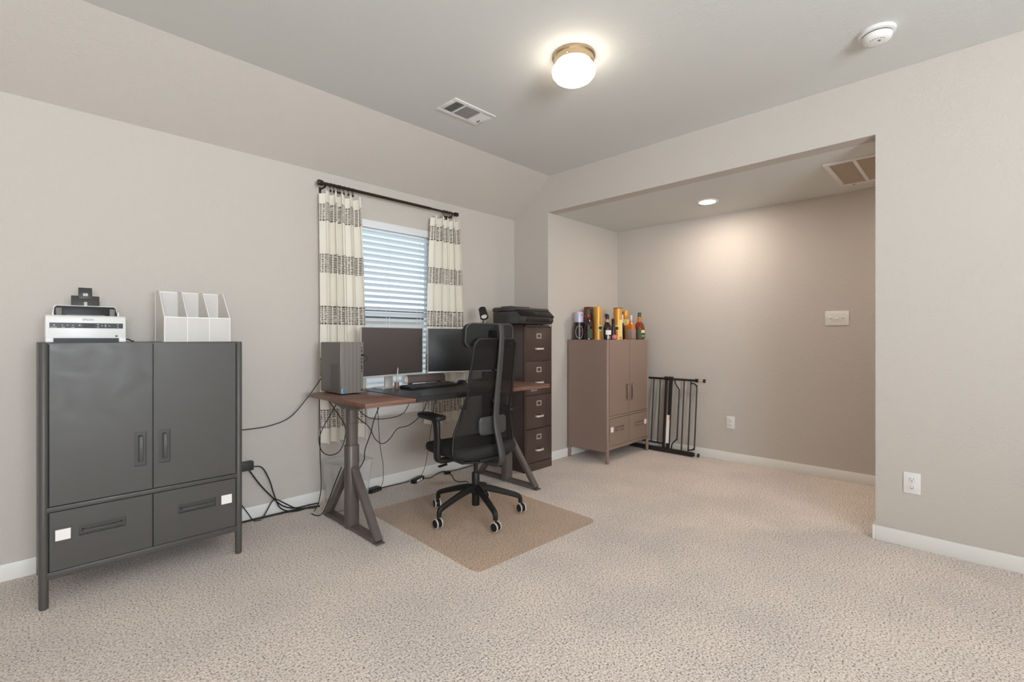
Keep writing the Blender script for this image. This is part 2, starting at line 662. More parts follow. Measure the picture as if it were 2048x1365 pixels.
# ------------------------------------------------------------------ blind
bl = thing('window_blind', 'white horizontal slat blind hanging in the window between the curtains', 'blind', (2.07, YA + 0.037, WZ1))
hw = 0.44
bm = B()
box(bm, -hw - 0.012, hw + 0.012, -0.045, -0.030, -0.062, -0.001, 0.003)
box(bm, -hw - 0.012, hw + 0.012, -0.049, -0.030, -0.062, -0.056, 0.002)
box(bm, -hw, hw, -0.030, 0.025, -0.045, -0.003)
obj('valance', bm, 'blind', bl)
sl = B()
prof = []
for i in range(7):
    f = i / 6 - 0.5
    prof.append((f * 0.05, 0.0035 * (1 - 4 * f * f)))
prof += [(x, z - 0.0028) for x, z in reversed(prof)]
ang = math.radians(-22)
pr = [(y * math.cos(ang) - z * math.sin(ang), y * math.sin(ang) + z * math.cos(ang)) for y, z in prof]
prism(sl, pr, 'x', -hw, hw)
first = obj('slat', sl, 'blind', bl)
NS = 29
for k in range(NS):
    o = first if k == 0 else first.copy()
    if k:
        C.objects.link(o)
    o.location = (0, 0, -0.085 - 0.046 * k)
zb = -0.085 - 0.046 * NS
bm = B()
box(bm, -hw, hw, -0.026, 0.026, zb - 0.012, zb + 0.010, 0.004)
obj('bottom_rail', bm, 'blind', bl)
for x in (-0.30, 0.0, 0.30):
    bm = B()
    for y in (-0.027, 0.027):
        cyl(bm, (x, y, -0.05), (x, y, zb), 0.0009, seg=5)
    for k in range(NS):
        z = -0.085 - 0.046 * k
        tube(bm, [(x, -0.027, z - 0.012), (x, -0.024, z + 0.014), (x + 0.003, 0.0, z + 0.005)], 0.0016, 5)
    obj('ladder_cord', bm, 'blind', bl)

# ------------------------------------------------------------------ neighbouring house beyond the window
nb = thing('neighbour_house', 'neighbouring house with dark roof edge seen through the blind', 'house', (9.5, 15.5, -2.45), 0)
bm = B()
box(bm, -9, 9, 0, 6, 0, 4.35)
obj('wall', bm, mat('neighbour_siding', (196, 178, 166), 0.9), nb)
bm = B()
prism(bm, [(-0.6, 4.25), (6.6, 4.25), (6.6, 4.45), (3.0, 4.70), (-0.6, 4.58)], 'x', -9.4, 9.4)
obj('roof', bm, mat('neighbour_roof', (66, 55, 45), 0.9), nb)

# ------------------------------------------------------------------ curtains and rod
RY, RZ = YA - 0.09, 2.277
rod = thing('curtain_rod', 'dark bronze curtain rod with barrel end caps above the window', 'curtain rod', (0, 0, 0))
bm = B()
cyl(bm, (1.475, RY, RZ), (2.40, RY, RZ), 0.0115, seg=16)
cyl(bm, (2.38, RY, RZ), (2.66, RY, RZ), 0.009, seg=16)
obj('pole', bm, 'bronze', rod)
for x0, x1, r in ((1.438, 1.478, 0.020), (2.652, 2.694, 0.018)):
    bm = B()
    lathe(bm, [(0.004, 0), (r * 0.92, 0), (r, 0.004), (r, 0.030), (r * 0.92, 0.034), (r * 0.6, 0.036), (r * 0.6, x1 - x0)], seg=20)
    o = obj('finial', bm, 'bronze', rod)
    if x0 < 2:
        o.location = (x0, RY, RZ); o.rotation_euler = (0, PI / 2, 0)
    else:
        o.location = (x1, RY, RZ); o.rotation_euler = (0, -PI / 2, 0)
for x in (1.492, 2.635):
    bm = B()
    box(bm, x - 0.008, x + 0.008, YA - 0.006, YA, RZ - 0.055, RZ - 0.005, 0.002)
    bar(bm, [(x, YA - 0.003, RZ - 0.022), (x, RY + 0.02, RZ - 0.022), (x, RY, RZ - 0.014)], (1, 0, 0), 0.014, 0.006)
    obj('bracket', bm, 'bronze', rod)

def curtain(label, xt0, xt1, xb0, xb1, zb, nf, seed, ring_x):
    rnd = random.Random(seed)
    t = thing('curtain', label, 'curtain', (0, 0, 0), group='curtains at the window')
    bm = B()
    uvl = bm.loops.layers.uv.new('UVMap')
    NU, NV = 120, 40
    ztop = 2.232
    cloth = 0.95
    phs = [rnd.uniform(0, 6.28) for _ in range(4)]
    grid = []
    for i in range(NV + 1):
        f = i / NV
        z = ztop + (zb - ztop) * f
        x0 = xt0 + (xb0 - xt0) * f ** 0.8
        x1 = xt1 + (xb1 - xt1) * f ** 0.8
        row = []
        for j in range(NU + 1):
            u = j / NU
            a = 2 * PI * nf * u + phs[0] + 0.5 * math.sin(2 * PI * u * 1.3 + phs[1]) + 0.25 * math.sin(f * 5 + phs[2])
            amp = 0.034 + 0.014 * math.sin(2 * PI * u * 1.7 + phs[3]) + 0.006 * f
            ss = math.sin(a)
            dy = amp * (ss * (1.25 - 0.25 * ss * ss))
            dx = 0.014 * math.sin(2 * a + 0.4)
            zz = z
            if i == 0:
                zz = z - 0.022 * (0.5 - 0.5 * math.cos(a * 1.0 + 0.7))
            elif i < 6:
                zz = z - 0.022 * (0.5 - 0.5 * math.cos(a * 1.0 + 0.7)) * (1 - i / 6)
            if i == NV:
                zz = z + 0.006 * math.sin(a)
            v = bm.verts.new((x0 + (x1 - x0) * u + dx, RY + 0.012 + dy, zz))
            row.append((v, u * cloth, z))
        grid.append(row)
    for i in range(NV):
        for j in range(NU):
            q = (grid[i][j], grid[i][j + 1], grid[i + 1][j + 1], grid[i + 1][j])
            fc = bm.faces.new([k[0] for k in q])
            for lp, k in zip(fc.loops, q):
                lp[uvl].uv = (k[1], k[2])
    o = obj('panel', bm, 'curtain', t, smooth=80, recalc=False)
    for x in ring_x:
        bm = B()
        tube(bm, [(x + 0.003 * math.sin(a), RY + 0.0165 * math.cos(a), RZ - 0.004 + 0.0165 * math.sin(a)) for a in [2 * PI * k / 16 for k in range(16)]], 0.0022, 6, closed=True)
        cyl(bm, (x, RY, RZ - 0.020), (x, RY, RZ - 0.034), 0.002, seg=6)
        box(bm, x - 0.007, x + 0.007, RY - 0.003, RY + 0.003, RZ - 0.050, RZ - 0.033, 0.001)
        obj('clip_ring', bm, 'bronze', t)
    return t
curtain('cream curtain with brown woven bands left of the blind, behind the computer tower', 1.468, 1.745, 1.474, 1.80, 0.435, 4.6, 3, (1.53, 1.555, 1.585, 1.60, 1.63, 1.665, 1.70))
curtain('cream curtain with brown woven bands right of the blind, behind the office chair', 2.43, 2.69, 2.36, 2.765, 0.455, 4.4, 8, (2.535, 2.55, 2.575, 2.60, 2.62))

# ------------------------------------------------------------------ steel cabinets
def hole_panel(bm, x0, x1, z0, z1, hx0, hx1, hz0, hz1, y0, y1, rec):
    for a in ((x0, hx0, z0, z1), (hx1, x1, z0, z1), (hx0, hx1, z0, hz0), (hx0, hx1, hz1, z1)):
        box(bm, a[0], a[1], y0, y1, a[2], a[3])
    box(bm, hx0, hx1, y0 + rec, y1, hz0, hz1)
    r = 0.0022   # pressed rim around the recess
    for a in ((hx0 - r, hx1 + r, hz0 - r, hz0), (hx0 - r, hx1 + r, hz1, hz1 + r), (hx0 - r, hx0, hz0, hz1), (hx1, hx1 + r, hz0, hz1)):
        box(bm, a[0], a[1], y0 - 0.0012, y0, a[2], a[3])

def cabinet(label, loc, rz, m):
    t = thing('storage_cabinet', label, 'cabinet', loc, rz, 'matching steel cabinets')
    w, d, h = 0.80, 0.47, 1.165
    hx, y0 = w / 2, -d / 2
    pr = 0.0165
    yf = y0 + 0.004
    bm = B()
    box(bm, -hx + 0.010, hx - 0.010, y0 + 0.024, -y0 - 0.010, 0.13, h - 0.002)          # carcass
    box(bm, -hx + 0.02, hx - 0.02, yf, y0 + 0.03, 0.125, 0.157, 0.002)                # lower rail
    box(bm, -hx + 0.02, hx - 0.02, yf - 0.001, y0 + 0.03, 0.421, 0.442, 0.002)          # rail between doors and drawers
    box(bm, -hx + 0.004, hx - 0.004, y0 + 0.006, -y0 - 0.004, h - 0.010, h, 0.003)      # top sheet
    for s in (-1, 1):
        box(bm, s * hx - (0.004 if s > 0 else 0), s * hx + (0 if s > 0 else 0.004), y0 + 0.02, -y0 - 0.02, 0.11, h - 0.004)
    obj('body', bm, m, t)
    for s in (-1, 1):
        for yy in (y0 + pr, -y0 - pr):
            bm = B()
            lathe(bm, [(pr * 0.85, 0.0), (pr * 0.9, 0.004), (pr, 0.006), (pr, h - 0.003), (pr * 0.9, h)], (s * (hx - pr), yy, 0), 20)
            lg = obj('leg', bm, m, t)
    x0, x1 = 2 * pr + 0.002, hx - 2 * pr - 0.002
    xo = hx - 2 * pr - 0.002
    for s in (-1, 1):
        # door
        bm = B()
        a, b = (-xo, -0.003) if s < 0 else (0.003, xo)
        cx = s * 0.048
        hole_panel(bm, a, b, 0.446, h - 0.006, cx - 0.0225, cx + 0.0225, 0.565, 0.730, yf, y0 + 0.024, 0.010)
        dr = obj('door', bm, m, t)
        bm = B()
        yh = yf + 0.010
        bar(bm, [(cx, yh, 0.588), (cx, yh - 0.022, 0.590), (cx, yh - 0.026, 0.602), (cx, yh - 0.026, 0.693), (cx, yh - 0.022, 0.705), (cx, yh, 0.707)], (1, 0, 0), 0.016, 0.009, bev=0.25)
        obj('handle', bm, m, dr)
        # drawer
        bm = B()
        cx = s * 0.187
        hole_panel(bm, a, b, 0.160, 0.418, cx - 0.083, cx + 0.083, 0.293, 0.335, yf, y0 + 0.024, 0.010)
        dw = obj('drawer', bm, m, t)
        bm = B()
        bar(bm, [(cx - 0.068, yh, 0.314), (cx - 0.066, yh - 0.022, 0.314), (cx - 0.054, yh - 0.026, 0.314), (cx + 0.054, yh - 0.026, 0.314), (cx + 0.066, yh - 0.022, 0.314), (cx + 0.068, yh, 0.314)], (0, 0, 1), 0.012, 0.009, bev=0.25)
        obj('handle', bm, m, dw)
        lx = s * 0.322
        bm = B()
        for q in ((lx - 0.031, lx + 0.031, 0.284, 0.290), (lx - 0.031, lx + 0.031, 0.338, 0.344), (lx - 0.031, lx - 0.026, 0.290, 0.338), (lx + 0.026, lx + 0.031, 0.290, 0.338)):
            box(bm, q[0], q[1], yf - 0.003, yf, q[2], q[3], 0.0008)
        obj('label_holder', bm, m, dw)
        bm = B()
        box(bm, lx - 0.025, lx + 0.025, yf - 0.0015, yf - 0.0002, 0.290, 0.338)
        pp = obj('label_card', bm, 'paper', dw)
        pp['label'] = 'white paper label card'
    return t
cabinet('dark grey steel cabinet standing under the white desktop scanner', (0.443, 3.135, 0), 0, 'grey_cab')
cabinet('brown steel cabinet in the alcove with bottles on its top', (4.195, 2.705, 0), 0.8, 'brown_cab')
CT = 1.165

# ------------------------------------------------------------------ document scanner
s = thing('document_scanner', 'white desktop document scanner with black control strip on the grey cabinet', 'scanner', (0.214, 3.08, CT))
bm = B()
prism(bm, [(0.0, 0.022), (0.0, 0.120), (0.010, 0.129), (0.06, 0.131), (0.13, 0.110), (0.15, 0.0), (0.012, 0.0)], 'x', -0.146, 0.146, 0.004)
obj('body', bm, 'white', s)
for sg in (-1, 1):
    bm = B()
    box(bm, sg * 0.132 - 0.014, sg * 0.132 + 0.014, -0.004, 0.03, 0.0, 0.022, 0.003)
    obj('foot', bm, 'white', s)
bm = B()
box(bm, -0.117, 0.117, -0.002, 0.02, 0.001, 0.020)
obj('output_slot', bm, 'black', s)
bm = B()
box(bm, -0.132, 0.134, -0.0015, 0.004, 0.068, 0.093)
pn = obj('control_panel', bm, 'black_gloss', s)
bm = B()
box(bm, -0.015, 0.028, -0.0022, 0, 0.071, 0.090)
obj('display', bm, 'black', pn)
bm = B()
for x, z, w_ in [(a, b + 0.0125, c) for a, b, c in ((-0.116, 0.069, 0.006), (-0.088, 0.069, 0.003), (-0.070, 0.069, 0.003), (-0.051, 0.069, 0.003), (-0.028, 0.069, 0.006), (0.039, 0.074, 0.005), (0.039, 0.062, 0.005), (0.054, 0.068, 0.003), (0.067, 0.074, 0.002), (0.067, 0.062, 0.002), (0.067, 0.068, 0.005), (0.081, 0.068, 0.003), (0.114, 0.074, 0.004), (0.114, 0.062, 0.004), (-0.118, 0.0595, 0.022), (-0.085, 0.0595, 0.012), (-0.052, 0.0595, 0.012))]:
    hh = 0.0006 if w_ > 0.01 else 0.0014
    box(bm, x - w_ / 2, x + w_ / 2, -0.0021, 0, z - hh, z + hh)
obj('button_marks', bm, 'white', pn)['kind'] = 'stuff'
text_mesh('brand_text', 'EPSON', 0.0135, 'dark_grey', s, (0.003, -0.0002, 0.1085), (PI / 2, 0, 0), 0.0006)
bm = B()
box(bm, 0.104, 0.114, -0.001, 0.003, 0.026, 0.034)
obj('corner_mark', bm, 'dark_grey', s)
bm = B()
# dark hopper set in a white surround
prism(bm, [(-0.121, 0.118), (0.121, 0.118), (0.117, 0.172), (0.109, 0.180), (-0.109, 0.180), (-0.117, 0.172)], 'y', 0.075, 0.100, 0.002)
for sg in (-1, 1):
    box(bm, sg * 0.119 - 0.003, sg * 0.119 + 0.003, 0.03, 0.085, 0.112, 0.150, 0.002)
obj('feeder_surround', bm, 'white', s)
bm = B()
prism(bm, [(-0.117, 0.116), (0.117, 0.116), (0.113, 0.168), (0.106, 0.176), (-0.106, 0.176), (-0.113, 0.168)], 'y', 0.064, 0.078, 0.002)
fd = obj('feeder_tray', bm, 'black', s)
for sg in (-1, 1):
    bm = B()
    box(bm, sg * 0.098 - 0.011, sg * 0.098 + 0.011, 0.050, 0.066, 0.122, 0.166, 0.002)
    obj('paper_guide', bm, 'mid_grey', fd)
bm = B()
box(bm, -0.07, 0.07, 0.058, 0.065, 0.131, 0.135)
obj('guide_rail', bm, 'mid_grey', fd)
bm = B()
tl_ = Matrix.Translation((0, 0.092, 0.166)) @ Matrix.Rotation(math.radians(-14), 4, 'X')
box(bm, -0.053, 0.053, -0.003, 0.003, -0.005, 0.066, 0.002, mtx=tl_)
box(bm, -0.026, 0.026, -0.006, 0.0, 0.050, 0.108, 0.002, mtx=tl_)
ext = obj('paper_support', bm, 'dark_grey', s)
bm = B()
box(bm, -0.009, 0.009, -0.0075, -0.005, 0.064, 0.078, mtx=tl_)
obj('support_latch', bm, 'wheel_grey', ext)
bm = B()
box(bm, -0.006, 0.006, -0.0045, -0.002, 0.014, 0.034, mtx=tl_)
obj('support_latch', bm, 'wheel_grey', ext)
bm = B()
tube(bm, [(0.355, 3.235, CT + 0.012), (0.385, 3.235, CT + 0.014), (0.405, 3.25, CT + 0.004), (0.42, 3.31, CT + 0.004)], 0.003, 7, smooth=5)
tag(obj('scanner_cable', bm, 'cable'), 'short black cable behind the scanner on the grey cabinet', 'cable')

# ------------------------------------------------------------------ mesh magazine file
s = thing('magazine_file', 'white wire mesh magazine file with three slanted compartments', 'file holder', (0.655, 3.11, CT))
xw, yw = 0.15, 0.118
zl, zh = 0.128, 0.275
sidep = [(-yw, 0.002), (-yw, zl), (0.02, zh), (yw, zh), (yw, 0.002)]
for k in range(4):
    x = -xw + 0.1 * k
    bm = B()
    prism(bm, sidep, 'x', x - 0.0008, x + 0.0008)
    sd = obj('side_panel', bm, 'mesh_white', s)
    bm = B()
    tube(bm, [(x, a, b) for a, b in sidep], 0.0030, 6, closed=True)
    obj('rim_wire', bm, 'white', sd)
for k in range(3):
    x0, x1 = -xw + 0.1 * k + 0.001, -xw + 0.1 * (k + 1) - 0.001
    for nm, yy, zz in (('front_panel', -yw, zl), ('back_panel', yw, zh)):
        bm = B()
        box(bm, x0, x1, yy - 0.0008, yy + 0.0008, 0.002, zz)
        pnl = obj(nm, bm, 'mesh_white', s)
        bm = B()
        box(bm, x0, x1, yy - 0.003, yy + 0.003, zz - 0.004, zz + 0.004, 0.002)
        obj('rim_wire', bm, 'white', pnl)
bm = B()
box(bm, -xw, xw, -yw, yw, 0.0, 0.002)
obj('base', bm, 'mesh_white', s)

# ------------------------------------------------------------------ filing cabinet
s = thing('filing_cabinet', 'tall dark brown four-drawer steel filing cabinet beside the desk', 'cabinet', (3.228, 3.09, 0), 0)
fw_, fd_ = 0.1825, 0.27
bm = B()
box(bm, -fw_, fw_, -fd_ + 0.012, fd_, 0.0, 1.30, 0.003)
box(bm, -fw_, fw_, -fd_, -fd_ + 0.02, 1.282, 1.30, 0.002)
box(bm, -fw_, fw_, -fd_, -fd_ + 0.02, 0.0, 0.072, 0.002)
for sg in (-1, 1):
    box(bm, sg * (fw_ - 0.006) - 0.006, sg * (fw_ - 0.006) + 0.006, -fd_, -fd_ + 0.02, 0.0, 1.30, 0.002)
obj('body', bm, 'file_cab', s)
for k in range(4):
    z0 = 0.078 + 0.3005 * k
    bm = B()
    box(bm, -fw_ + 0.014, fw_ - 0.014, -fd_ - 0.003, -fd_ + 0.013, z0, z0 + 0.294, 0.003)
    dr = obj('drawer', bm, 'file_cab', s)
    bm = B()
    for q in ((-0.030, 0.030, 0.199, 0.205), (-0.030, 0.030, 0.236, 0.242), (-0.030, -0.024, 0.205, 0.236), (0.024, 0.030, 0.205, 0.236)):
        box(bm, q[0], q[1], -fd_ - 0.006, -fd_ - 0.002, z0 + q[2], z0 + q[3], 0.001)
    o = obj('label_frame', bm, 'chrome', dr)
    o['label'] = 'chrome label frame'
    bm = B()
    bar(bm, [(-0.045, -fd_ - 0.002, z0 + 0.106), (-0.043, -fd_ - 0.022, z0 + 0.106), (-0.030, -fd_ - 0.030, z0 + 0.106), (0.030, -fd_ - 0.030, z0 + 0.106), (0.043, -fd_ - 0.022, z0 + 0.106), (0.045, -fd_ - 0.002, z0 + 0.106)], (0, 0, 1), 0.016, 0.007, bev=0.2)
    o = obj('handle', bm, 'chrome', dr)
    o['label'] = 'chrome pull handle'
bm = B()
cyl(bm, (fw_ - 0.022, -fd_ - 0.004, 1.291), (fw_ - 0.022, -fd_ + 0.002, 1.291), 0.007, seg=14)
obj('lock', bm, 'chrome', s)

# ------------------------------------------------------------------ printer on the filing cabinet
s = thing('inkjet_printer', 'black all-in-one printer on top of the filing cabinet', 'printer', (3.125, 2.74, 1.30))
pw = 0.217
bm = B()
prism(bm, [(0.02, 0.004), (0.0, 0.03), (0.0, 0.068), (0.05, 0.112), (0.34, 0.112), (0.34, 0.004)], 'x', -pw, pw, 0.008)
obj('body', bm, 'printer', s)
bm = B()
prism(bm, [(0.058, 0.114), (0.055, 0.137), (0.07, 0.147), (0.32, 0.150), (0.345, 0.140), (0.345, 0.114)], 'x', -pw - 0.002, pw + 0.002, 0.005)
ld = obj('scanner_lid', bm, 'printer', s)
bm = B()
box(bm, -0.12, 0.12, 0.20, 0.34, 0.146, 0.166, 0.006)
obj('document_feeder', bm, 'printer', ld)
bm = B()
t45 = Matrix.Translation((0, 0.004, 0.072)) @ Matrix.Rotation(math.radians(43), 4, 'X')
box(bm, -pw + 0.002, pw + 0.004, -0.010, 0.072, -0.004, 0.006, 0.004, mtx=t45)
cp = obj('control_panel', bm, 'black_gloss', s)
bm = B()
box(bm, -0.035, 0.03, 0.018, 0.052, 0.005, 0.0075, 0.001, mtx=t45)
obj('display', bm, 'screen_b', cp)
bm = B()
box(bm, -0.14, 0.15, -0.004, 0.03, 0.034, 0.052)
obj('output_slot', bm, 'black', s)
bm = B()
box(bm, -0.15, 0.16, -0.012, 0.05, 0.024, 0.032, 0.003)
obj('output_tray', bm, 'black_gloss', s)
for sx_ in (-0.05, 0.17):
    for sy_ in (0.10, 0.30):
        bm = B()
        cyl(bm, (sx_, sy_, 0), (sx_, sy_, 0.006), 0.01, seg=10)
        obj('foot', bm, 'black', s)

# ------------------------------------------------------------------ sit-stand desk
DT = 0.82
dk = thing('standing_desk', 'sit-stand desk with walnut top on dark steel telescopic legs', 'desk', (2.11, 2.79, 0))
bm = B()
box(bm, -0.795, 0.79, -0.375, 0.375, DT - 0.026, DT, 0.0025)
obj('desktop', bm, 'wood', dk)
bm = B()
box(bm, -0.70, 0.70, -0.05, 0.05, DT - 0.066, DT - 0.0265, 0.003)
obj('crossbeam', bm, 'desk_metal', dk)
for sg in (-1, 1):
    x = sg * 0.684
    bm = B()
    prism(bm, [(-0.30, DT - 0.0265), (0.30, DT - 0.0265), (0.30, DT - 0.038), (0.06, DT - 0.075), (-0.06, DT - 0.075), (-0.30, DT - 0.038)], 'x', x - 0.035, x + 0.035, 0.002)
    obj('support_arm', bm, 'desk_metal', dk)
    bm = B()
    def oval(cx, w_, d_, z, n=24):
        return [(cx + w_ * math.copysign(abs(math.cos(2 * PI * i / n)) ** 0.7, math.cos(2 * PI * i / n)), d_ * math.copysign(abs(math.sin(2 * PI * i / n)) ** 0.7, math.sin(2 * PI * i / n)), z) for i in range(n)]
    loft(bm, [oval(x, 0.040, 0.040, 0.012), oval(x, 0.041, 0.041, 0.016), oval(x, 0.041, 0.041, 0.516), oval(x, 0.039, 0.039, 0.520)])
    cl = obj('outer_column', bm, 'desk_metal', dk)
    bm = B()
    loft(bm, [oval(x, 0.0335, 0.0335, 0.50), oval(x, 0.0335, 0.0335, 0.655), oval(x, 0.032, 0.032, 0.656)])
    loft(bm, [oval(x, 0.0315, 0.0315, 0.64), oval(x, 0.0315, 0.0315, DT - 0.070)])
    obj('inner_column', bm, 'desk_metal', dk)
    bm = B()
    box(bm, x - 0.028, x + 0.028, -0.31, 0.325, 0.006, 0.030, 0.003)
    obj('base_bar', bm, 'desk_metal', dk)
    for e in (-1, 1):
        bm = B()
        bar(bm, [(x, e * 0.020, 0.385), (x, e * 0.048, 0.360), (x, e * 0.322, 0.012)], (1, 0, 0), 0.046, 0.042, bev=0.18)
        st = obj('strut', bm, 'desk_metal', dk)
        bm = B()
        box(bm, x - 0.027, x + 0.027, e * 0.322 - 0.027, e * 0.322 + 0.027, 0.0, 0.010, 0.003)
        obj('foot_pad', bm, 'desk_metal', st)
bm = B()
box(bm, 0.56, 0.63, -0.385, -0.30, DT - 0.042, DT - 0.0265, 0.004)
obj('height_control', bm, 'mid_grey', dk)

# ------------------------------------------------------------------ things on the desk
s = thing('computer_tower', 'grey computer tower with ridged front on the desk end', 'computer', (1.483, 2.895, DT))
bm = B()
box(bm, -0.078, 0.078, 0.010, 0.290, 0.006, 0.337, 0.005)
obj('case', bm, 'pc', s)
bm = B()
box(bm, -0.078, 0.074, 0.0, 0.012, 0.0065, 0.337, 0.003)
fp = obj('front_panel', bm, 'pc_front', s)
for k in range(5):
    x0 = -0.076 + k * 0.0265
    bm = B()
    box(bm, x0, x0 + 0.0252, -0.0028, 0.002, 0.008, 0.335)
    obj('front_strip', bm, 'pc_front', fp, smooth=0)
bm = B()
box(bm, 0.058, 0.0765, -0.0028, 0.002, 0.008, 0.335)
pc_ = obj('port_strip', bm, 'pc_front', fp, smooth=0)
bm = B()
for z, hh in ((0.300, 0.004), (0.278, 0.006), (0.228, 0.006), (0.205, 0.007), (0.172, 0.014), (0.146, 0.004)):
    box(bm, 0.062, 0.069, -0.0034, -0.001, z - hh, z + hh, 0.0005)
obj('port', bm, 'black', pc_)
bm = B()
box(bm, -0.0795, -0.077, 0.035, 0.135, 0.030, 0.190)
obj('side_vent', bm, 'pc_vent', s)
bm = B()
for i in range(14):
    box(bm, -0.0803, -0.079, 0.038, 0.132, 0.035 + i * 0.011, 0.040 + i * 0.011)
obj('vent_slats', bm, 'pc', s)
bm = B()
box(bm, -0.074, -0.052, -0.0034, -0.0025, 0.014, 0.040)
st = obj('sticker', bm, 'sticker_blue', s)
st['label'] = 'light blue processor sticker'
bm = B()
box(bm, -0.062, -0.054, -0.0038, -0.003, 0.027, 0.036)
box(bm, -0.062, -0.054, -0.0038, -0.003, 0.017, 0.025)
obj('sticker_print', bm, 'sticker_dark', st)
bm = B()
cyl(bm, (0.067, -0.0034, 0.024), (0.067, -0.002, 0.024), 0.008, seg=20)
obj('round_logo', bm, 'dark_grey', s)
for yy in (0.04, 0.25):
    bm = B()
    box(bm, -0.06, 0.06, yy - 0.012, yy + 0.012, 0.0, 0.008, 0.002)
    obj('foot', bm, 'black', s)
s = thing('usb_dongle', 'short black cable plugged into the front of the computer tower', 'cable', (1.548, 2.8910, DT + 0.252))
bm = B()
box(bm, -0.005, 0.005, -0.020, 0.0, -0.007, 0.007, 0.002)
obj('plug', bm, 'black', s)
bm = B()
tube(bm, [(0, -0.018, 0), (0.006, -0.035, -0.001), (0.018, -0.038, -0.012), (0.022, -0.020, -0.035), (0.024, 0.02, -0.045), (0.026, 0.10, -0.06)], 0.0018, 6, smooth=5)
obj('cord', bm, 'cable', s)

def monitor(label, p0, p1, screen, zc=0.91, hh=0.348):
    a = math.atan2(p1[1] - p0[1], p1[0] - p0[0])
    wdt = math.hypot(p1[0] - p0[0], p1[1] - p0[1])
    cx, cy = (p0[0] + p1[0]) / 2, (p0[1] + p1[1]) / 2
    t = thing('monitor', label, 'monitor', (cx, cy, DT), math.degrees(a), 'twin monitors on the desk')
    w2 = wdt / 2
    z0 = zc - DT
    bm = B()
    box(bm, -w2, w2, 0.003, 0.022, z0, z0 + hh, 0.004)
    box(bm, -w2 * 0.6, w2 * 0.6, 0.02, 0.045, z0 + 0.04, z0 + 0.22, 0.01)
    hs = obj('housing', bm, 'silver', t)
    bm = B()
    box(bm, -w2 + 0.002, w2 - 0.002, 0.0, 0.004, z0 + 0.010, z0 + hh - 0.002, 0.001)
    obj('screen', bm, screen, t)
    bm = B()
    box(bm, -w2, w2, -0.002, 0.006, z0, z0 + 0.0105, 0.001)
    obj('chin', bm, 'silver', t)
    bm = B()
    box(bm, -0.036, 0.036, 0.055, 0.070, 0.006, z0 + 0.18, 0.003)
    box(bm, -0.03, 0.03, 0.04, 0.06, z0 + 0.10, z0 + 0.17, 0.003)
    obj('stand_neck', bm, 'silver', t)
    bm = B()
    prism(bm, rrect(0.20, 0.13, 0.02, 4, (0, 0.065)), 'z', 0.0, 0.007)
    obj('stand_base', bm, 'silver', t)
    return t
monitor('left monitor next to the computer tower, room reflection coloured into its blank screen', (1.600, 2.99), (2.150, 3.065), 'screen_reflection')
monitor('right monitor with black blank screen partly behind the office chair', (2.192, 3.055), (2.695, 2.85), 'screen_b')

s = thing('desk_pad', 'black leather desk pad folded over the front desk edge', 'desk pad', (0, 0, 0))
bm = B()
prism(bm, [(3.02, DT + 0.0005), (3.02, DT + 0.0035), (2.408, DT + 0.0035), (2.408, DT - 0.022), (2.4125, DT - 0.022), (2.4125, DT + 0.0005)], 'x', 1.645, 2.345)
obj('leather_sheet', bm, 'pad', s)
bm = B()
box(bm, 1.70, 2.34, 2.43, 2.47, DT + 0.0035, DT + 0.0055, 0.0005)
obj('front_strip', bm, 'black', s)

s = thing('keyboard', 'black keyboard lying on the desk pad', 'keyboard', (2.09, 2.885, DT + 0.0036), 2)
bm = B()
prism(bm, [(-0.065, 0.0), (-0.066, 0.009), (0.065, 0.020), (0.066, 0.0)], 'x', -0.222, 0.222, 0.002)
obj('base', bm, 'black', s)
kb = B()
for r in range(6):
    y = -0.054 + r * 0.0205
    z = 0.0100 + (y + 0.065) * 0.085
    n = 21
    for c in range(n):
        if r == 0 and 5 <= c <= 9:
            continue
        x = -0.212 + c * 0.0202
        box(kb, x, x + 0.0172, y - 0.0085, y + 0.0085, z, z + 0.006)
box(kb, -0.111, -0.013, -0.0625, -0.0455, 0.0100, 0.017)
kk = obj('keys', kb, 'dark_grey', s)
kk['kind'] = 'stuff'
s = thing('computer_mouse', 'black computer mouse right of the keyboard', 'mouse', (2.40, 2.90, DT), 5)
bm = B()
bmesh.ops.create_uvsphere(bm, u_segments=20, v_segments=12, radius=1.0)
for v in bm.verts:
    y = v.co.y
    v.co = Vector((v.co.x * 0.032 * (1 - 0.10 * y), y * 0.055, max(0.0, v.co.z) * (0.034 - 0.008 * y)))
obj('shell', bm, 'black', s, smooth=60)
bm = B()
box(bm, -0.003, 0.003, 0.018, 0.036, 0.024, 0.032, 0.002)
obj('scroll_wheel', bm, 'dark_grey', s)

s = thing('soundbar', 'small brown cloth soundbar with silver ends below the monitors', 'speaker', (2.195, 3.10, DT), -4)
bm = B()
sec = [(-0.028, 0.018), (-0.034, 0.030), (-0.030, 0.062), (-0.018, 0.078), (0.012, 0.080), (0.024, 0.066), (0.026, 0.030), (0.018, 0.016)]
prism(bm, sec, 'x', -0.165, 0.170, 0.003)
obj('cloth_body', bm, 'speaker_cloth', s)
for sg in (-1, 1):
    bm = B()
    a0, a1 = (-0.190, -0.164) if sg < 0 else (0.169, 0.184)
    prism(bm, sec, 'x', a0, a1, 0.004)
    obj('end_cap', bm, 'silver', s)
    bm = B()
    box(bm, sg * 0.13 - 0.01, sg * 0.13 + 0.01, -0.02, 0.02, 0.0, 0.020, 0.002)
    obj('foot', bm, 'black', s)

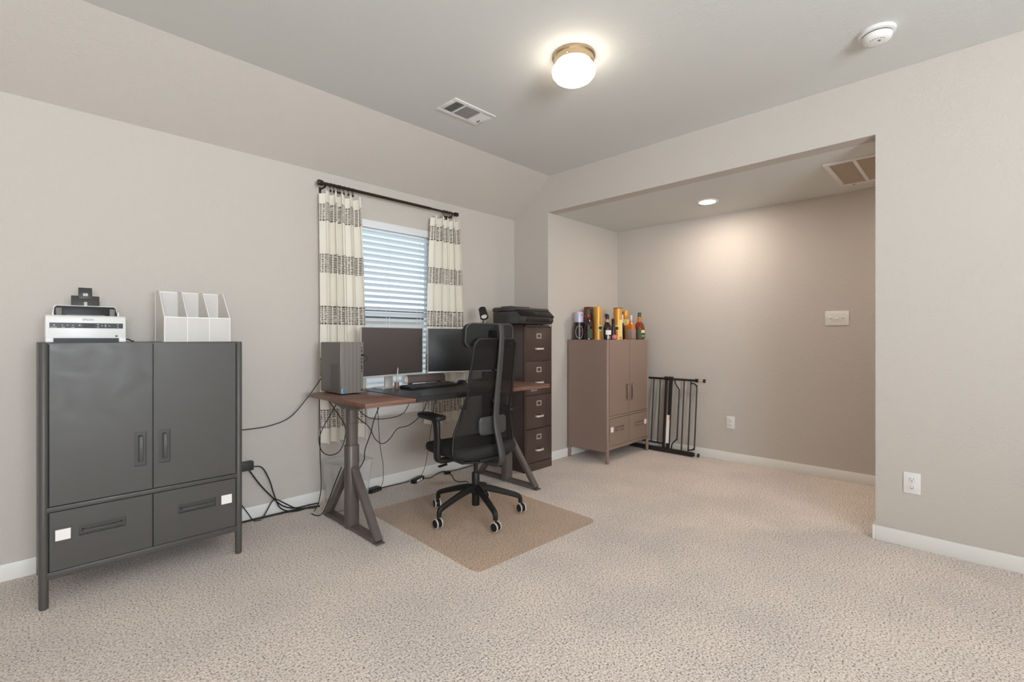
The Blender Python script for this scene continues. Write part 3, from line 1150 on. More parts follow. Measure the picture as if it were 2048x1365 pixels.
s = thing('pen_holder', 'small brown pen holder with one upright pen on the desk pad', 'pen holder', (1.845, 2.945, DT + 0.0036))
bm = B()
lathe(bm, [(0.016, 0.0), (0.0165, 0.002), (0.0165, 0.040), (0.015, 0.046), (0.006, 0.048), (0.005, 0.03)], seg=18)
obj('cup', bm, 'pen_cup', s)
pe = thing('pen', 'silver pen standing upright in the small holder', 'pen', (1.845, 2.945, DT + 0.03))
bm = B()
cyl(bm, (0, 0, 0.0), (0.008, 0, 0.10), 0.0045, 0.0048, seg=10)
obj('barrel', bm, 'pen_body', pe)
bm = B()
cyl(bm, (0.008, 0, 0.10), (0.0098, 0, 0.124), 0.0048, 0.0015, seg=10)
obj('tip', bm, 'silver', pe)

s = thing('spot_lamp', 'black spot lamp on thin stem rising behind the chair headrest', 'lamp', (2.745, 3.03, DT))
bm = B()
lathe(bm, [(0.055, 0.0), (0.055, 0.010), (0.050, 0.014), (0.008, 0.016)], seg=24)
obj('base', bm, 'black', s)
bm = B()
tube(bm, [(0, 0, 0.012), (0, 0, 0.50), (0.012, 0.0, 0.53)], 0.005, 8)
obj('stem', bm, 'black', s)
hd = bpy.data.objects.new('lamp_head', None)
bm = B()
dv = Vector((-0.32, -0.62, -0.72)).normalized()
c0 = Vector((0.014, 0.012, 0.576))
p0, p1 = c0 - dv * 0.052, c0 + dv * 0.050
u, v = frame_of(dv)
def circ(p, r, n=24):
    return [p + (u * math.cos(2 * PI * i / n) + v * math.sin(2 * PI * i / n)) * r for i in range(n)]
loft(bm, [circ(p0, 0.029), circ(p0 + dv * 0.003, 0.032), circ(p1, 0.036), circ(p1, 0.031), circ(p1 - dv * 0.012, 0.028)])
bpy.data.objects.remove(hd)
lh = obj('lamp_head', bm, 'black', s)
bm = B()
loft(bm, [circ(p1 - dv * 0.010, 0.027), circ(p1 - dv * 0.006, 0.024)])
lf = obj('lamp_diffuser', bm, 'paper', lh)

# ------------------------------------------------------------------ office chair
ch = thing('office_chair', 'black high-back mesh office chair with headrest on the floor mat', 'chair', (2.10, 2.39, 0), -5)
MT = 0.005   # mat thickness under the wheels
# five-legged base
bm = B()
lathe(bm, [(0.026, 0.075), (0.026, 0.150), (0.036, 0.158), (0.038, 0.205), (0.030, 0.213), (0.026, 0.215), (0.026, 0.285), (0.022, 0.292)], seg=24)
obj('hub', bm, 'black', ch)
bm = B()
cyl(bm, (0, 0, 0.285), (0, 0, 0.40), 0.014, seg=16)
obj('gas_lift', bm, 'black', ch)
for k in range(5):
    a = math.radians(36 + 5 + 72 * k)
    ca, sa = math.cos(a), math.sin(a)
    P = lambda r, z: (ca * r, sa * r, z)
    bm = B()
    bar(bm, [P(0.025, 0.190), P(0.09, 0.180), P(0.18, 0.155), P(0.275, 0.124), P(0.298, 0.108), P(0.302, 0.075)], (-sa, ca, 0), lambda f: 0.042 - 0.014 * f, lambda f: 0.042 - 0.018 * f, smooth=4, bev=0.25)
    lg = obj('base_leg', bm, 'black', ch)
    # caster, turned a little so that its wheels are seen
    ca2 = math.radians((8, -14, 2, 10, -6)[k])
    ax = Vector((math.cos(ca2), math.sin(ca2), 0))
    c = Vector(P(0.310, MT + 0.0325))
    bm = B()
    cyl(bm, c + Vector((0, 0, 0.05)), c + Vector((0, 0, 0.0)), 0.006, seg=10)
    cyl(bm, c - ax * 0.008, c + ax * 0.008, 0.022, seg=18)
    cs = obj('caster', bm, 'black', ch)
    for sg in (-1, 1):
        m0 = c + ax * sg * 0.009
        m1 = c + ax * sg * 0.024
        bm = B()
        cyl(bm, m0, m1, 0.026, 0.024, seg=22)
        obj('wheel', bm, 'black', cs)
        bm = B()
        uu, vv = frame_of(ax)
        mm = c + ax * sg * 0.017
        tube(bm, [mm + (uu * math.cos(2 * PI * i / 22) + vv * math.sin(2 * PI * i / 22)) * 0.0265 for i in range(22)], 0.0048, 6, closed=True)
        obj('tyre', bm, 'wheel_grey', cs)
# mechanism under the seat
bm = B()
prism(bm, [(-0.16, 0.425), (-0.17, 0.400), (-0.06, 0.372), (0.06, 0.370), (0.13, 0.395), (0.14, 0.425)], 'x', -0.085, 0.085, 0.006)
box(bm, -0.20, 0.20, -0.03, 0.03, 0.408, 0.428, 0.004)
obj('mechanism', bm, 'black', ch)
bm = B()
tube(bm, [(-0.06, 0.05, 0.395), (-0.17, 0.05, 0.392), (-0.175, 0.06, 0.385), (-0.175, 0.10, 0.350)], 0.004, 8)
bar(bm, [(-0.175, 0.08, 0.358), (-0.225, 0.10, 0.346)], (0, 1, 0.2), 0.018, 0.008)
obj('lever', bm, 'black', ch)
# seat cushion
bm = B()
NS_ = 7
lay = []
for i, (z, sc_) in enumerate(((0.424, 0.86), (0.430, 0.94), (0.446, 0.99), (0.470, 1.0), (0.490, 0.975), (0.498, 0.90), (0.500, 0.6))):
    lay.append([(x * sc_, 0.055 + y * sc_, z - (0.018 * max(0, (y - 0.16) / 0.08) if z > 0.44 else 0)) for x, y in rrect(0.50, 0.48, 0.10, 8)])
loft(bm, lay)
obj('seat', bm, 'black_soft', ch, smooth=60)
# back: frame, mesh, spine, lumbar pad
def back_pt(u_, f):
    z = 0.402 + (1.178 - 0.402) * f
    hwid = 0.248 if f <= 0.0 else None
    ks = [(0.0, 0.232), (0.10, 0.248), (0.22, 0.235), (0.36, 0.200), (0.52, 0.182), (0.75, 0.174), (0.93, 0.168), (1.0, 0.166)]
    for (a0, b0), (a1, b1) in zip(ks, ks[1:]):
        if a0 <= f <= a1:
            q = (f - a0) / (a1 - a0)
            q = q * q * (3 - 2 * q) if a0 == 0 else q
            hwid = b0 + (b1 - b0) * q
    off = -0.155 - 0.05 * f - 0.04 * f * f + 0.035 * math.sin(PI * min(1, f / 0.55)) * (f < 0.55)
    cur = 0.050 * (1 - 0.55 * f) * u_ * u_
    return Vector((u_ * hwid, off + cur, z))
bm = B()
NU, NV = 18, 30
g = []
for i in range(NV + 1):
    f = i / NV
    row = []
    for j in range(NU + 1):
        u_ = j / NU * 2 - 1
        p = back_pt(u_, f)
        # rounded corners
        if f > 0.94:
            k_ = (f - 0.94) / 0.06
            lim = 1 - 0.17 * (1 - math.sqrt(max(0, 1 - k_ * k_)))
            p.x *= lim
        if f < 0.05:
            k_ = (0.05 - f) / 0.05
            lim = 1 - 0.22 * (1 - math.sqrt(max(0, 1 - k_ * k_)))
            p.x *= lim
        row.append(bm.verts.new(p))
    g.append(row)
for i in range(NV):
    for j in range(NU):
        bm.faces.new((g[i][j], g[i][j + 1], g[i + 1][j + 1], g[i + 1][j]))
border = [g[0][j].co.copy() for j in range(NU + 1)] + [g[i][NU].co.copy() for i in range(1, NV + 1)] + [g[NV][j].co.copy() for j in range(NU - 1, -1, -1)] + [g[i][0].co.copy() for i in range(NV - 1, 0, -1)]
bk = obj('back_mesh', bm, 'chair_mesh', ch, smooth=80)
bm = B()
tube(bm, border, 0.0085, 8, closed=True)
obj('back_frame', bm, 'black', ch, smooth=70)
bm = B()
# lower cloth panel of the back
bar(bm, [back_pt(0, 0.02) + Vector((0, -0.004, 0)), back_pt(0, 0.10) + Vector((0, -0.004, 0))], (1, 0, 0), 0.30, 0.006)
obj('lower_crossbar', bm, 'black', ch)
bm = B()
bar(bm, [(0, -0.10, 0.392), (0, -0.20, 0.385), (0, -0.255, 0.398), (0, -0.275, 0.44), (0, -0.262, 0.50), (0, -0.228, 0.60), (0, -0.215, 0.68), (0, -0.224, 0.80), (0, -0.244, 0.95), (0, -0.264, 1.10), (0, -0.272, 1.20), (0, -0.262, 1.266)], (1, 0, 0), lambda f: 0.052 - 0.016 * f, lambda f: 0.020 - 0.006 * f, smooth=5, bev=0.2)
obj('spine', bm, 'dark_grey', ch, smooth=50)
bm = B()
rr_ = rrect(0.215, 0.115, 0.028, 5)
lay = []
for yy, sc_ in ((-0.198, 0.94), (-0.194, 1.0), (-0.184, 1.0), (-0.180, 0.94)):
    lay.append([(x * sc_, yy + 0.9 * x * x, 0.632 + z * sc_) for x, z in rr_])
loft(bm, lay)
obj('lumbar_pad', bm, 'dark_grey', ch, smooth=50)
bm = B()
for zz in (0.985, 0.79):
    box(bm, -0.03, 0.03, -0.250 + (0.985 - zz) * 0.12, -0.205, zz - 0.008, zz + 0.008, 0.002)
obj('spine_clip', bm, 'black', ch)
# headrest
bm = B()
rr_ = rrect(0.385, 0.150, 0.045, 6)
lay = []
for yy, sc_ in ((-0.178, 0.90), (-0.173, 0.97), (-0.160, 1.0), (-0.140, 1.0), (-0.128, 0.97), (-0.122, 0.86)):
    lay.append([(x * sc_, yy + 0.55 * x * x - 0.10 * (z - 0.0), 1.200 + z * sc_) for x, z in rr_])
loft(bm, lay)
hr = obj('headrest', bm, 'black_soft', ch, smooth=50)
bm = B()
tube(bm, [(x * 0.985, -0.174 + 0.55 * x * x - 0.10 * z, 1.200 + z * 0.985) for x, z in rr_], 0.006, 8, closed=True)
obj('headrest_edge', bm, 'dark_grey', hr, smooth=70)
bm = B()
box(bm, -0.022, 0.022, -0.262, -0.170, 1.185, 1.235, 0.004)
obj('headrest_mount', bm, 'black', ch)
# armrests
for sg in (-1, 1):
    bm = B()
    bar(bm, [(sg * 0.13, 0.0, 0.414), (sg * 0.255, 0.0, 0.412), (sg * 0.292, 0.0, 0.425), (sg * 0.298, 0.0, 0.470), (sg * 0.296, 0.0, 0.56)], (0, 1, 0), 0.052, 0.030, smooth=5, bev=0.25)
    obj('arm_bracket', bm, 'black', ch, smooth=50)
    bm = B()
    bar(bm, [(sg * 0.296, 0.002, 0.54), (sg * 0.296, 0.008, 0.62), (sg * 0.296, 0.020, 0.672)], (0, 1, 0), lambda f: 0.044 + 0.020 * f, 0.026, smooth=4, bev=0.25)
    obj('arm_post', bm, 'black', ch, smooth=50)
    bm = B()
    lay = []
    for zz, sc_ in ((0.668, 0.80), (0.676, 0.97), (0.688, 1.0), (0.696, 0.98), (0.700, 0.90)):
        lay.append([(sg * 0.294 + x * sc_, 0.075 + y * sc_, zz + 0.02 * max(0, -y) * 0) for x, y in rrect(0.085, 0.255, 0.03, 6)])
    loft(bm, lay)
    obj('arm_pad', bm, 'black', ch, smooth=50)
bm = B()
bar(bm, [(-0.12, 0.235, 0.432), (-0.115, 0.225, 0.385), (-0.10, 0.205, 0.340)], (1, -0.3, 0), 0.026, 0.0012)
tg = obj('care_tag', bm, 'tag', ch)
tg['label'] = 'beige paper care tag hanging under the seat'

# ------------------------------------------------------------------ floor mat
s = B()
mt = rrect(1.00, 1.17, 0.055, 6)
prism(s, mt, 'z', 0.0, MT)
o = obj('chair_mat', s, 'mat_vinyl', None, loc=(2.112, 2.365, 0.0005), rot=(0, 0, math.radians(-2.2)))
tag(o, 'translucent brownish vinyl chair mat on the carpet under the office chair', 'floor mat')

# ------------------------------------------------------------------ waste bin
s = thing('waste_bin', 'clear plastic waste bin behind the left desk leg', 'waste bin', (1.60, 3.195, 0))
bm = B()
L = lambda w_, d_, z: [(x, y, z) for x, y in rrect(w_, d_, 0.035, 5)]
loft(bm, [L(0.22, 0.16, 0.004), L(0.24, 0.18, 0.006), L(0.29, 0.23, 0.318)], cap=False)
obj('bin_wall', bm, 'bin', s)
bm = B()
prism(bm, rrect(0.235, 0.175, 0.035, 5), 'z', 0.0, 0.004)
obj('bin_floor', bm, 'bin', s)
bm = B()
tube(bm, [(x, y, 0.319) for x, y in rrect(0.29, 0.23, 0.035, 5)], 0.0045, 8, closed=True)
obj('rim', bm, 'bin', s)

# ------------------------------------------------------------------ cables and power pieces
def cable(name, label, pts, r=0.0032, m='cable', ends=True):
    pts = [(x, min(y, 3.372), max(z, r)) for x, y, z in pts]
    bm = B()
    tube(bm, pts, r, 7, smooth=6)
    tag(obj(name, bm, m, None, smooth=60), label, 'cable')
cable('wall_cable', 'black cable sloping along the wall from the computer tower to the grey cabinet', [(1.425, 3.19, 0.93), (1.355, 3.29, 0.77), (1.266, 3.35, 0.644), (1.144, 3.37, 0.6), (1.022, 3.37, 0.594), (0.90, 3.37, 0.597)])
cable('looped_cable', 'black cable hanging in a round loop under the left desk end', [(1.413, 3.12, 0.79), (1.482, 3.12, 0.686), (1.542, 3.12, 0.587), (1.546, 3.12, 0.5), (1.51, 3.12, 0.413), (1.44, 3.115, 0.395), (1.381, 3.11, 0.432), (1.361, 3.11, 0.511), (1.388, 3.11, 0.59), (1.447, 3.11, 0.683), (1.510, 3.11, 0.79)])
cable('hanging_cable', 'black cable hanging straight down from the desk beside the waste bin', [(1.373, 3.135, 0.79), (1.381, 3.14, 0.574), (1.385, 3.15, 0.396), (1.40, 3.17, 0.259), (1.405, 3.18, 0.164), (1.395, 3.20, 0.06), (1.38, 3.23, 0.004)], 0.003)
cable('shallow_cable', 'upper black cable sagging in a shallow curve under the desk', [(1.50, 3.05, 0.79), (1.591, 3.05, 0.709), (1.65, 3.05, 0.651), (1.715, 3.05, 0.615), (1.814, 3.05, 0.603), (1.939, 3.05, 0.613), (2.003, 3.05, 0.666), (2.05, 3.05, 0.793)], 0.0028)
cable('sagging_cable', 'lower black cable dipping deeply and rising toward the chair arm', [(1.50, 3.08, 0.79), (1.606, 3.08, 0.646), (1.705, 3.08, 0.553), (1.752, 3.08, 0.464), (1.812, 3.08, 0.419), (1.873, 3.08, 0.446), (1.936, 3.08, 0.51), (2.045, 3.08, 0.526), (2.159, 3.08, 0.608), (2.25, 3.08, 0.793)], 0.003)
cable('crossing_cable', 'thick black cable slanting down from the desk to behind its left column', [(1.835, 3.12, 0.793), (1.815, 3.12, 0.704), (1.767, 3.12, 0.593), (1.739, 3.12, 0.496), (1.685, 3.10, 0.394), (1.655, 3.06, 0.33), (1.60, 3.055, 0.25), (1.52, 3.03, 0.08), (1.50, 3.02, 0.004)], 0.0036)
cable('drop_cable', 'thin black cable dropping from the desk to the power block', [(1.775, 3.1, 0.793), (1.803, 3.12, 0.552), (1.832, 3.15, 0.397), (1.887, 3.2, 0.23), (1.935, 3.28, 0.089), (1.935, 3.31, 0.03)], 0.0022)
cable('chair_side_cable', 'thin black cable hanging behind the chair arm to the floor', [(2.31, 3.1, 0.793), (2.273, 3.12, 0.49), (2.271, 3.15, 0.347), (2.272, 3.2, 0.156), (2.262, 3.25, 0.05), (2.27, 3.27, 0.02)], 0.0022)
cable('floor_cable', 'black cable on the carpet between power block and white-labelled adapter', [(1.955, 3.335, 0.01), (2.03, 3.35, 0.004), (2.12, 3.345, 0.004), (2.20, 3.32, 0.012)], 0.0035)
cable('adapter_cable', 'black cable running on the carpet from the adapter behind the chair', [(2.335, 3.30, 0.012), (2.39, 3.30, 0.004), (2.46, 3.33, 0.006), (2.56, 3.36, 0.010), (2.64, 3.33, 0.004), (2.76, 3.33, 0.004), (2.90, 3.34, 0.004)], 0.0035)
cable('plug_cable', 'wavy black cable with a plug lying on the carpet behind the chair base', [(2.575, 3.30, 0.012), (2.56, 3.22, 0.004), (2.50, 3.11, 0.004), (2.49, 3.04, 0.004), (2.535, 3.01, 0.004), (2.53, 2.97, 0.004)], 0.0035)
cable('brick_cable', 'black cable arching from the wall adapter down to the carpet', [(1.035, 3.352, 0.353), (1.088, 3.345, 0.335), (1.131, 3.34, 0.245), (1.158, 3.34, 0.149), (1.195, 3.335, 0.05), (1.27, 3.33, 0.004), (1.325, 3.32, 0.004), (1.40, 3.34, 0.004)], 0.0042)
cable('second_brick_cable', 'black cable sweeping diagonally from under the wall adapter to the bin', [(1.01, 3.36, 0.338), (1.076, 3.352, 0.227), (1.149, 3.352, 0.13), (1.22, 3.36, 0.05), (1.30, 3.36, 0.014), (1.40, 3.355, 0.012), (1.46, 3.345, 0.012)], 0.0045)
cable('thick_floor_cable', 'thick black cable along the baseboard between grey cabinet and waste bin', [(0.90, 3.36, 0.006), (1.029, 3.36, 0.006), (1.116, 3.355, 0.006), (1.25, 3.345, 0.006), (1.36, 3.33, 0.006), (1.45, 3.30, 0.006)], 0.006)
cable('corner_cable', 'short black cable slanting to the carpet beside the grey cabinet', [(0.93, 3.365, 0.165), (0.965, 3.362, 0.125), (1.004, 3.355, 0.059), (1.035, 3.34, 0.006), (1.075, 3.325, 0.003)], 0.0032)
cable('bent_cable', 'black cable bent into a sharp peak against the baseboard', [(1.085, 3.335, 0.004), (1.115, 3.345, 0.045), (1.155, 3.355, 0.100), (1.18, 3.352, 0.104), (1.24, 3.345, 0.06), (1.30, 3.335, 0.02), (1.38, 3.31, 0.006), (1.42, 3.29, 0.006)], 0.004)
cable('leg_cable', 'black cable running down the rear strut of the left desk leg', [(1.395, 2.86, 0.372), (1.38, 2.92, 0.262), (1.376, 2.98, 0.165), (1.372, 3.03, 0.09), (1.368, 3.08, 0.03), (1.358, 3.14, 0.004), (1.350, 3.20, 0.004)], 0.0035)
cable('control_cable', 'thin black cable under the right desk end leading to the height control', [(2.50, 2.72, 0.76), (2.60, 2.60, 0.74), (2.68, 2.50, 0.770), (2.70, 2.47, 0.783)], 0.0022)

s = thing('wall_adapter', 'square black power adapter on the wall beside the grey cabinet', 'adapter', (0.985, YA, 0.36))
bm = B()
box(bm, -0.055, 0.055, -0.048, -0.004, -0.030, 0.027, 0.004)
obj('case', bm, 'dark_grey', s)
bm = B()
cyl(bm, (0.052, -0.03, -0.010), (0.066, -0.03, -0.010), 0.005, seg=10)
obj('cable_relief', bm, 'silver', s)
bm = B()
box(bm, -0.02, 0.02, -0.006, 0.0, -0.02, 0.02)
obj('prong_plate', bm, 'white', s)
s = thing('power_block', 'black power block with buttons on the carpet by the baseboard', 'power block', (1.885, 3.33, 0), 14)
bm = B()
loft(bm, [[(x * k, y * k, z) for x, y in rrect(0.125, 0.060, 0.020, 5)] for z, k in ((0.0, 0.96), (0.004, 1.0), (0.020, 1.0), (0.027, 0.86))])
obj('case', bm, 'black', s)
bm = B()
for x in (-0.03, -0.005, 0.022):
    box(bm, x - 0.006, x + 0.006, -0.031, -0.029, 0.007, 0.017, 0.001)
obj('buttons', bm, 'mid_grey', s)
s = thing('inline_adapter', 'black inline power adapter with white label on the carpet', 'adapter', (2.268, 3.305, 0), 24)
bm = B()
box(bm, -0.075, 0.075, -0.022, 0.022, 0.0, 0.030, 0.006)
obj('case', bm, 'black', s)
bm = B()
box(bm, -0.045, 0.035, -0.0232, -0.0215, 0.007, 0.024)
obj('label_plate', bm, 'paper', s)
bm = B()
box(bm, 2.545, 2.60, 3.285, 3.315, 0.0, 0.022, 0.004)
tag(obj('power_plug', bm, 'black'), 'small black plug on the carpet behind the chair', 'plug')

# ------------------------------------------------------------------ bottles and tubes on the alcove cabinet
def bmat(name, rgb, rough=0.12):
    return mat(name, rgb, rough, coat=0.3)
G = {
    'gold': mat('gold_card', (214, 158, 74), 0.38, 0.25),
    'gold2': mat('gold_card_pale', (222, 176, 92), 0.4, 0.2),
    'cream': mat('cream_label', (240, 212, 140), 0.6),
    'amber': bmat('amber_glass', (120, 50, 22)),
    'amber_light': bmat('amber_light_glass', (200, 112, 40)),
    'darkglass': bmat('dark_glass', (44, 26, 24)),
    'green': bmat('green_cap', (48, 84, 58), 0.4),
    'greenlabel': mat('green_label', (58, 84, 62), 0.6),
    'lilac': mat('lilac_tin', (196, 188, 208), 0.4, 0.2),
    'violet': mat('violet_card', (112, 86, 134), 0.6),
    'tinblack': mat('tin_black', (40, 30, 34), 0.3),
    'red': mat('red_seal', (140, 34, 44), 0.5),
    'brown': mat('brown_carton', (118, 58, 36), 0.6),
    'greylabel': mat('grey_label', (150, 132, 124), 0.6),
    'pink': bmat('pink_glass', (196, 120, 118), 0.08),
    'emblem': mat('dark_emblem', (60, 44, 24), 0.6),
    'tan': mat('tan_cork', (196, 160, 120), 0.7),
}
M.update(G)
def bx(name, label, px, py):
    return thing(name, label, 'bottle' if 'bottle' in name else 'tube' if 'tube' in name else 'box', (px, py, CT), 0, 'bottles and tubes on the alcove cabinet')
def patch(bm, r, a0, a1, z0, z1, n=8):
    """curved label on a cylinder of radius r"""
    rings = []
    for i in range(n + 1):
        a = math.radians(a0 + (a1 - a0) * i / n)
        c, s_ = math.cos(a), math.sin(a)
        rings.append([Vector((c * r, s_ * r, z0)), Vector((c * r, s_ * r, z1)), Vector((c * (r - 0.002), s_ * (r - 0.002), z1)), Vector((c * (r - 0.002), s_ * (r - 0.002), z0))])
    ring_strip(bm, rings)
FACE = 225   # direction of the room (and viewer) seen from the cabinet
def lathe_part(name, prof, m, parent, seg=24):
    bm = B()
    lathe(bm, prof, seg=seg)
    return obj(name, bm, m, parent, smooth=40)

t = bx('bottle_tin', 'black tin with pale lilac top at the left end of the bottles', 3.850, 2.835)
lathe_part('tin_body', [(0.041, 0), (0.043, 0.002), (0.043, 0.173)], 'tinblack', t)
lathe_part('lid', [(0.0445, 0.172), (0.0445, 0.270), (0.043, 0.274), (0.040, 0.273)], 'lilac', t)
bm = B()
tube(bm, [(0.0435 * math.cos(math.radians(FACE + 52 * math.cos(a))), 0.0435 * math.sin(math.radians(FACE + 52 * math.cos(a))), 0.075 + 0.062 * math.sin(a)) for a in [2 * PI * i / 28 for i in range(28)]], 0.0012, 5, closed=True)
obj('ring_print', bm, 'paper', t)
bm = B(); patch(bm, 0.0455, FACE + 28, FACE + 42, 0.235, 0.250); obj('seal_print', bm, 'red', t)
bm = B(); patch(bm, 0.0440, FACE + 12, FACE + 40, 0.075, 0.100); obj('crest_print', bm, 'red', t)

t = bx('violet_carton_box', 'slim violet carton behind the lilac-topped tin', 3.968, 2.875)
bm = B(); box(bm, -0.03, 0.03, -0.03, 0.03, 0, 0.245, 0.002); obj('carton', bm, 'violet', t)
bm = B(); box(bm, -0.0305, -0.029, -0.02, 0.02, 0.06, 0.15); obj('label_print', bm, 'darkglass', t)
t = bx('brown_carton_box', 'tall brown carton standing behind the green-capped dark bottle', 4.065, 2.865)
bm = B(); box(bm, -0.036, 0.036, -0.036, 0.036, 0, 0.335, 0.002); obj('carton', bm, 'brown', t)
bm = B(); box(bm, -0.028, 0.028, -0.037, -0.0355, 0.15, 0.31, 0.0005); obj('label_print', bm, 'darkglass', t)

t = bx('green_cap_bottle', 'dark bottle with green cap left of the tallest gold tube', 3.892, 2.752)
lathe_part('glass', [(0.040, 0), (0.046, 0.003), (0.047, 0.13), (0.042, 0.165), (0.022, 0.195), (0.016, 0.21), (0.0155, 0.225)], 'darkglass', t)
lathe_part('neck', [(0.016, 0.205), (0.024, 0.222), (0.025, 0.24), (0.018, 0.255)], 'amber', t)
lathe_part('cap', [(0.0165, 0.252), (0.0165, 0.298), (0.014, 0.301)], 'green', t)
bm = B(); patch(bm, 0.0480, FACE - 5, FACE + 45, 0.012, 0.105); obj('label_print', bm, 'greenlabel', t)

def tube_(label, px, py, r, h, extra):
    t = bx('gold_tube', label, px, py)
    lathe_part('card_tube', [(r * 0.98, 0), (r, 0.001), (r, h - 0.006), (r * 0.985, h)], 'gold', t, 28)
    lathe_part('rim', [(r * 1.02, 0), (r * 1.02, 0.005), (r * 1.005, 0.006)], 'gold2', t, 28)
    for a0, a1, z0, z1, mm, nm in extra:
        bm = B(); patch(bm, r + 0.0012, FACE + a0, FACE + a1, z0, z1); obj(nm, bm, mm, t)
    return t
def emblem(t, r, da, z):
    bm = B()
    a = math.radians(FACE + da)
    n = Vector((math.cos(a), math.sin(a), 0))
    cyl(bm, n * (r + 0.0006) + Vector((0, 0, z)), n * (r + 0.0022) + Vector((0, 0, z)), 0.017, seg=18)
    obj('emblem', bm, 'emblem', t)
t = tube_('tallest gold tube with cream label left of the white-labelled bottle', 3.982, 2.70, 0.043, 0.325, [(-10, 55, 0.085, 0.145, 'cream', 'label_print'), (40, 62, 0.0, 0.30, 'gold2', 'edge_print')])
emblem(t, 0.0445, 22, 0.115)
t = tube_('gold tube with open lid and long cream label in the middle', 4.215, 2.615, 0.0435, 0.318, [(8, 70, 0.03, 0.20, 'cream', 'label_print'), (-45, 5, 0.085, 0.145, 'cream', 'side_label')])
emblem(t, 0.0445, -28, 0.113)
lathe_part('open_lid', [(0.046, 0.314), (0.046, 0.320), (0.040, 0.322)], 'brown', t)
t = tube_('shorter gold tube behind the square decanter bottle', 4.50, 2.70, 0.042, 0.308, [(-40, 45, 0.15, 0.215, 'cream', 'label_print')])

t = bx('white_label_bottle', 'amber bottle with white slanted label beside the tallest gold tube', 3.975, 2.585)
lathe_part('glass', [(0.034, 0), (0.039, 0.003), (0.040, 0.105), (0.035, 0.135), (0.018, 0.165), (0.0145, 0.18)], 'darkglass', t)
lathe_part('neck_label', [(0.0165, 0.165), (0.0175, 0.178), (0.0165, 0.200)], 'tan', t)
lathe_part('cap', [(0.017, 0.198), (0.017, 0.240), (0.014, 0.246)], 'tinblack', t)
bm = B(); patch(bm, 0.0412, FACE - 35, FACE + 50, 0.048, 0.092); obj('label_print', bm, 'paper', t)
bm = B(); patch(bm, 0.0412, FACE + 5, FACE + 35, 0.008, 0.036); obj('lower_label', bm, 'greylabel', t)

t = bx('red_top_bottle', 'small bottle with dark red top behind the white-labelled bottle', 4.185, 2.735)
lathe_part('glass', [(0.028, 0), (0.032, 0.003), (0.032, 0.12), (0.016, 0.165), (0.012, 0.19)], 'darkglass', t)
lathe_part('neck_foil', [(0.0135, 0.185), (0.0145, 0.235), (0.0135, 0.25)], 'tan', t)
lathe_part('cap', [(0.0155, 0.232), (0.0155, 0.262), (0.013, 0.266)], 'red', t)
t = bx('plain_dark_bottle', 'plain dark bottle with black cap between white label and gold tube', 4.100, 2.600)
lathe_part('glass', [(0.025, 0), (0.029, 0.003), (0.029, 0.10), (0.017, 0.135), (0.0125, 0.16)], 'darkglass', t)
lathe_part('cap', [(0.0145, 0.155), (0.0145, 0.205), (0.012, 0.208)], 'black', t)
t = bx('round_flask_bottle', 'tiny round pink glass flask lying at the cabinet front edge', 4.005, 2.525)
lathe_part('glass', [(0.014, 0.0), (0.026, 0.006), (0.031, 0.020), (0.027, 0.035), (0.014, 0.046), (0.006, 0.049)], 'pink', t)
lathe_part('stopper', [(0.006, 0.047), (0.007, 0.053), (0.004, 0.056)], 'red', t)
t = bx('slim_neck_bottle', 'slim dark bottle with white neck right of the open gold tube', 4.362, 2.660)
lathe_part('glass', [(0.026, 0), (0.030, 0.003), (0.030, 0.14), (0.016, 0.165), (0.0125, 0.18)], 'darkglass', t)
lathe_part('neck_sleeve', [(0.0135, 0.17), (0.0155, 0.19), (0.0135, 0.265)], 'paper', t)
lathe_part('cap', [(0.015, 0.262), (0.015, 0.285), (0.012, 0.288)], 'tinblack', t)
t = bx('square_decanter_bottle', 'square-shouldered bottle with orange glass and grey label', 4.375, 2.560)
bm = B()
L = lambda w_, r_, z: [(x, y, z) for x, y in rrect(w_, w_, r_, 4)]
loft(bm, [L(0.068, 0.008, 0), L(0.072, 0.010, 0.003), L(0.072, 0.010, 0.12), L(0.066, 0.016, 0.145), L(0.036, 0.016, 0.175), L(0.028, 0.0139, 0.19)])
obj('glass', bm, 'amber_light', t)
bm = B()
box(bm, -0.0375, 0.0375, -0.0375, 0.0375, 0.006, 0.105, 0.003)
obj('label_print', bm, 'greylabel', t)
lathe_part('stopper', [(0.0135, 0.188), (0.0165, 0.195), (0.0165, 0.245), (0.012, 0.250)], 'silver', t)
t = bx('round_amber_bottle', 'round-bodied amber bottle with green cap at the right end', 4.520, 2.545)
lathe_part('glass', [(0.046, 0), (0.052, 0.004), (0.054, 0.10), (0.052, 0.130), (0.040, 0.165), (0.024, 0.182)], 'amber', t, 28)
lathe_part('neck', [(0.024, 0.180), (0.022, 0.190), (0.023, 0.215), (0.018, 0.228)], 'amber_light', t)
lathe_part('collar', [(0.018, 0.226), (0.0185, 0.234), (0.017, 0.236)], 'tan', t)
lathe_part('cap', [(0.0185, 0.234), (0.0185, 0.280), (0.016, 0.283)], 'green', t)
bm = B(); patch(bm, 0.0550, FACE - 40, FACE + 75, 0.012, 0.105, 14); obj('label_print', bm, 'greenlabel', t)
bm = B(); patch(bm, 0.0556, FACE + 5, FACE + 60, 0.070, 0.098, 10); obj('label_script', bm, 'cream', t)
bm = B(); patch(bm, 0.0556, FACE + 10, FACE + 55, 0.034, 0.040, 10); obj('label_script', bm, 'cream', t)

# ------------------------------------------------------------------ folded baby gate against the alcove wall
gt = thing('baby_gate', 'black metal baby gate leaning against the alcove wall', 'gate', (4.655, 2.32, 0))
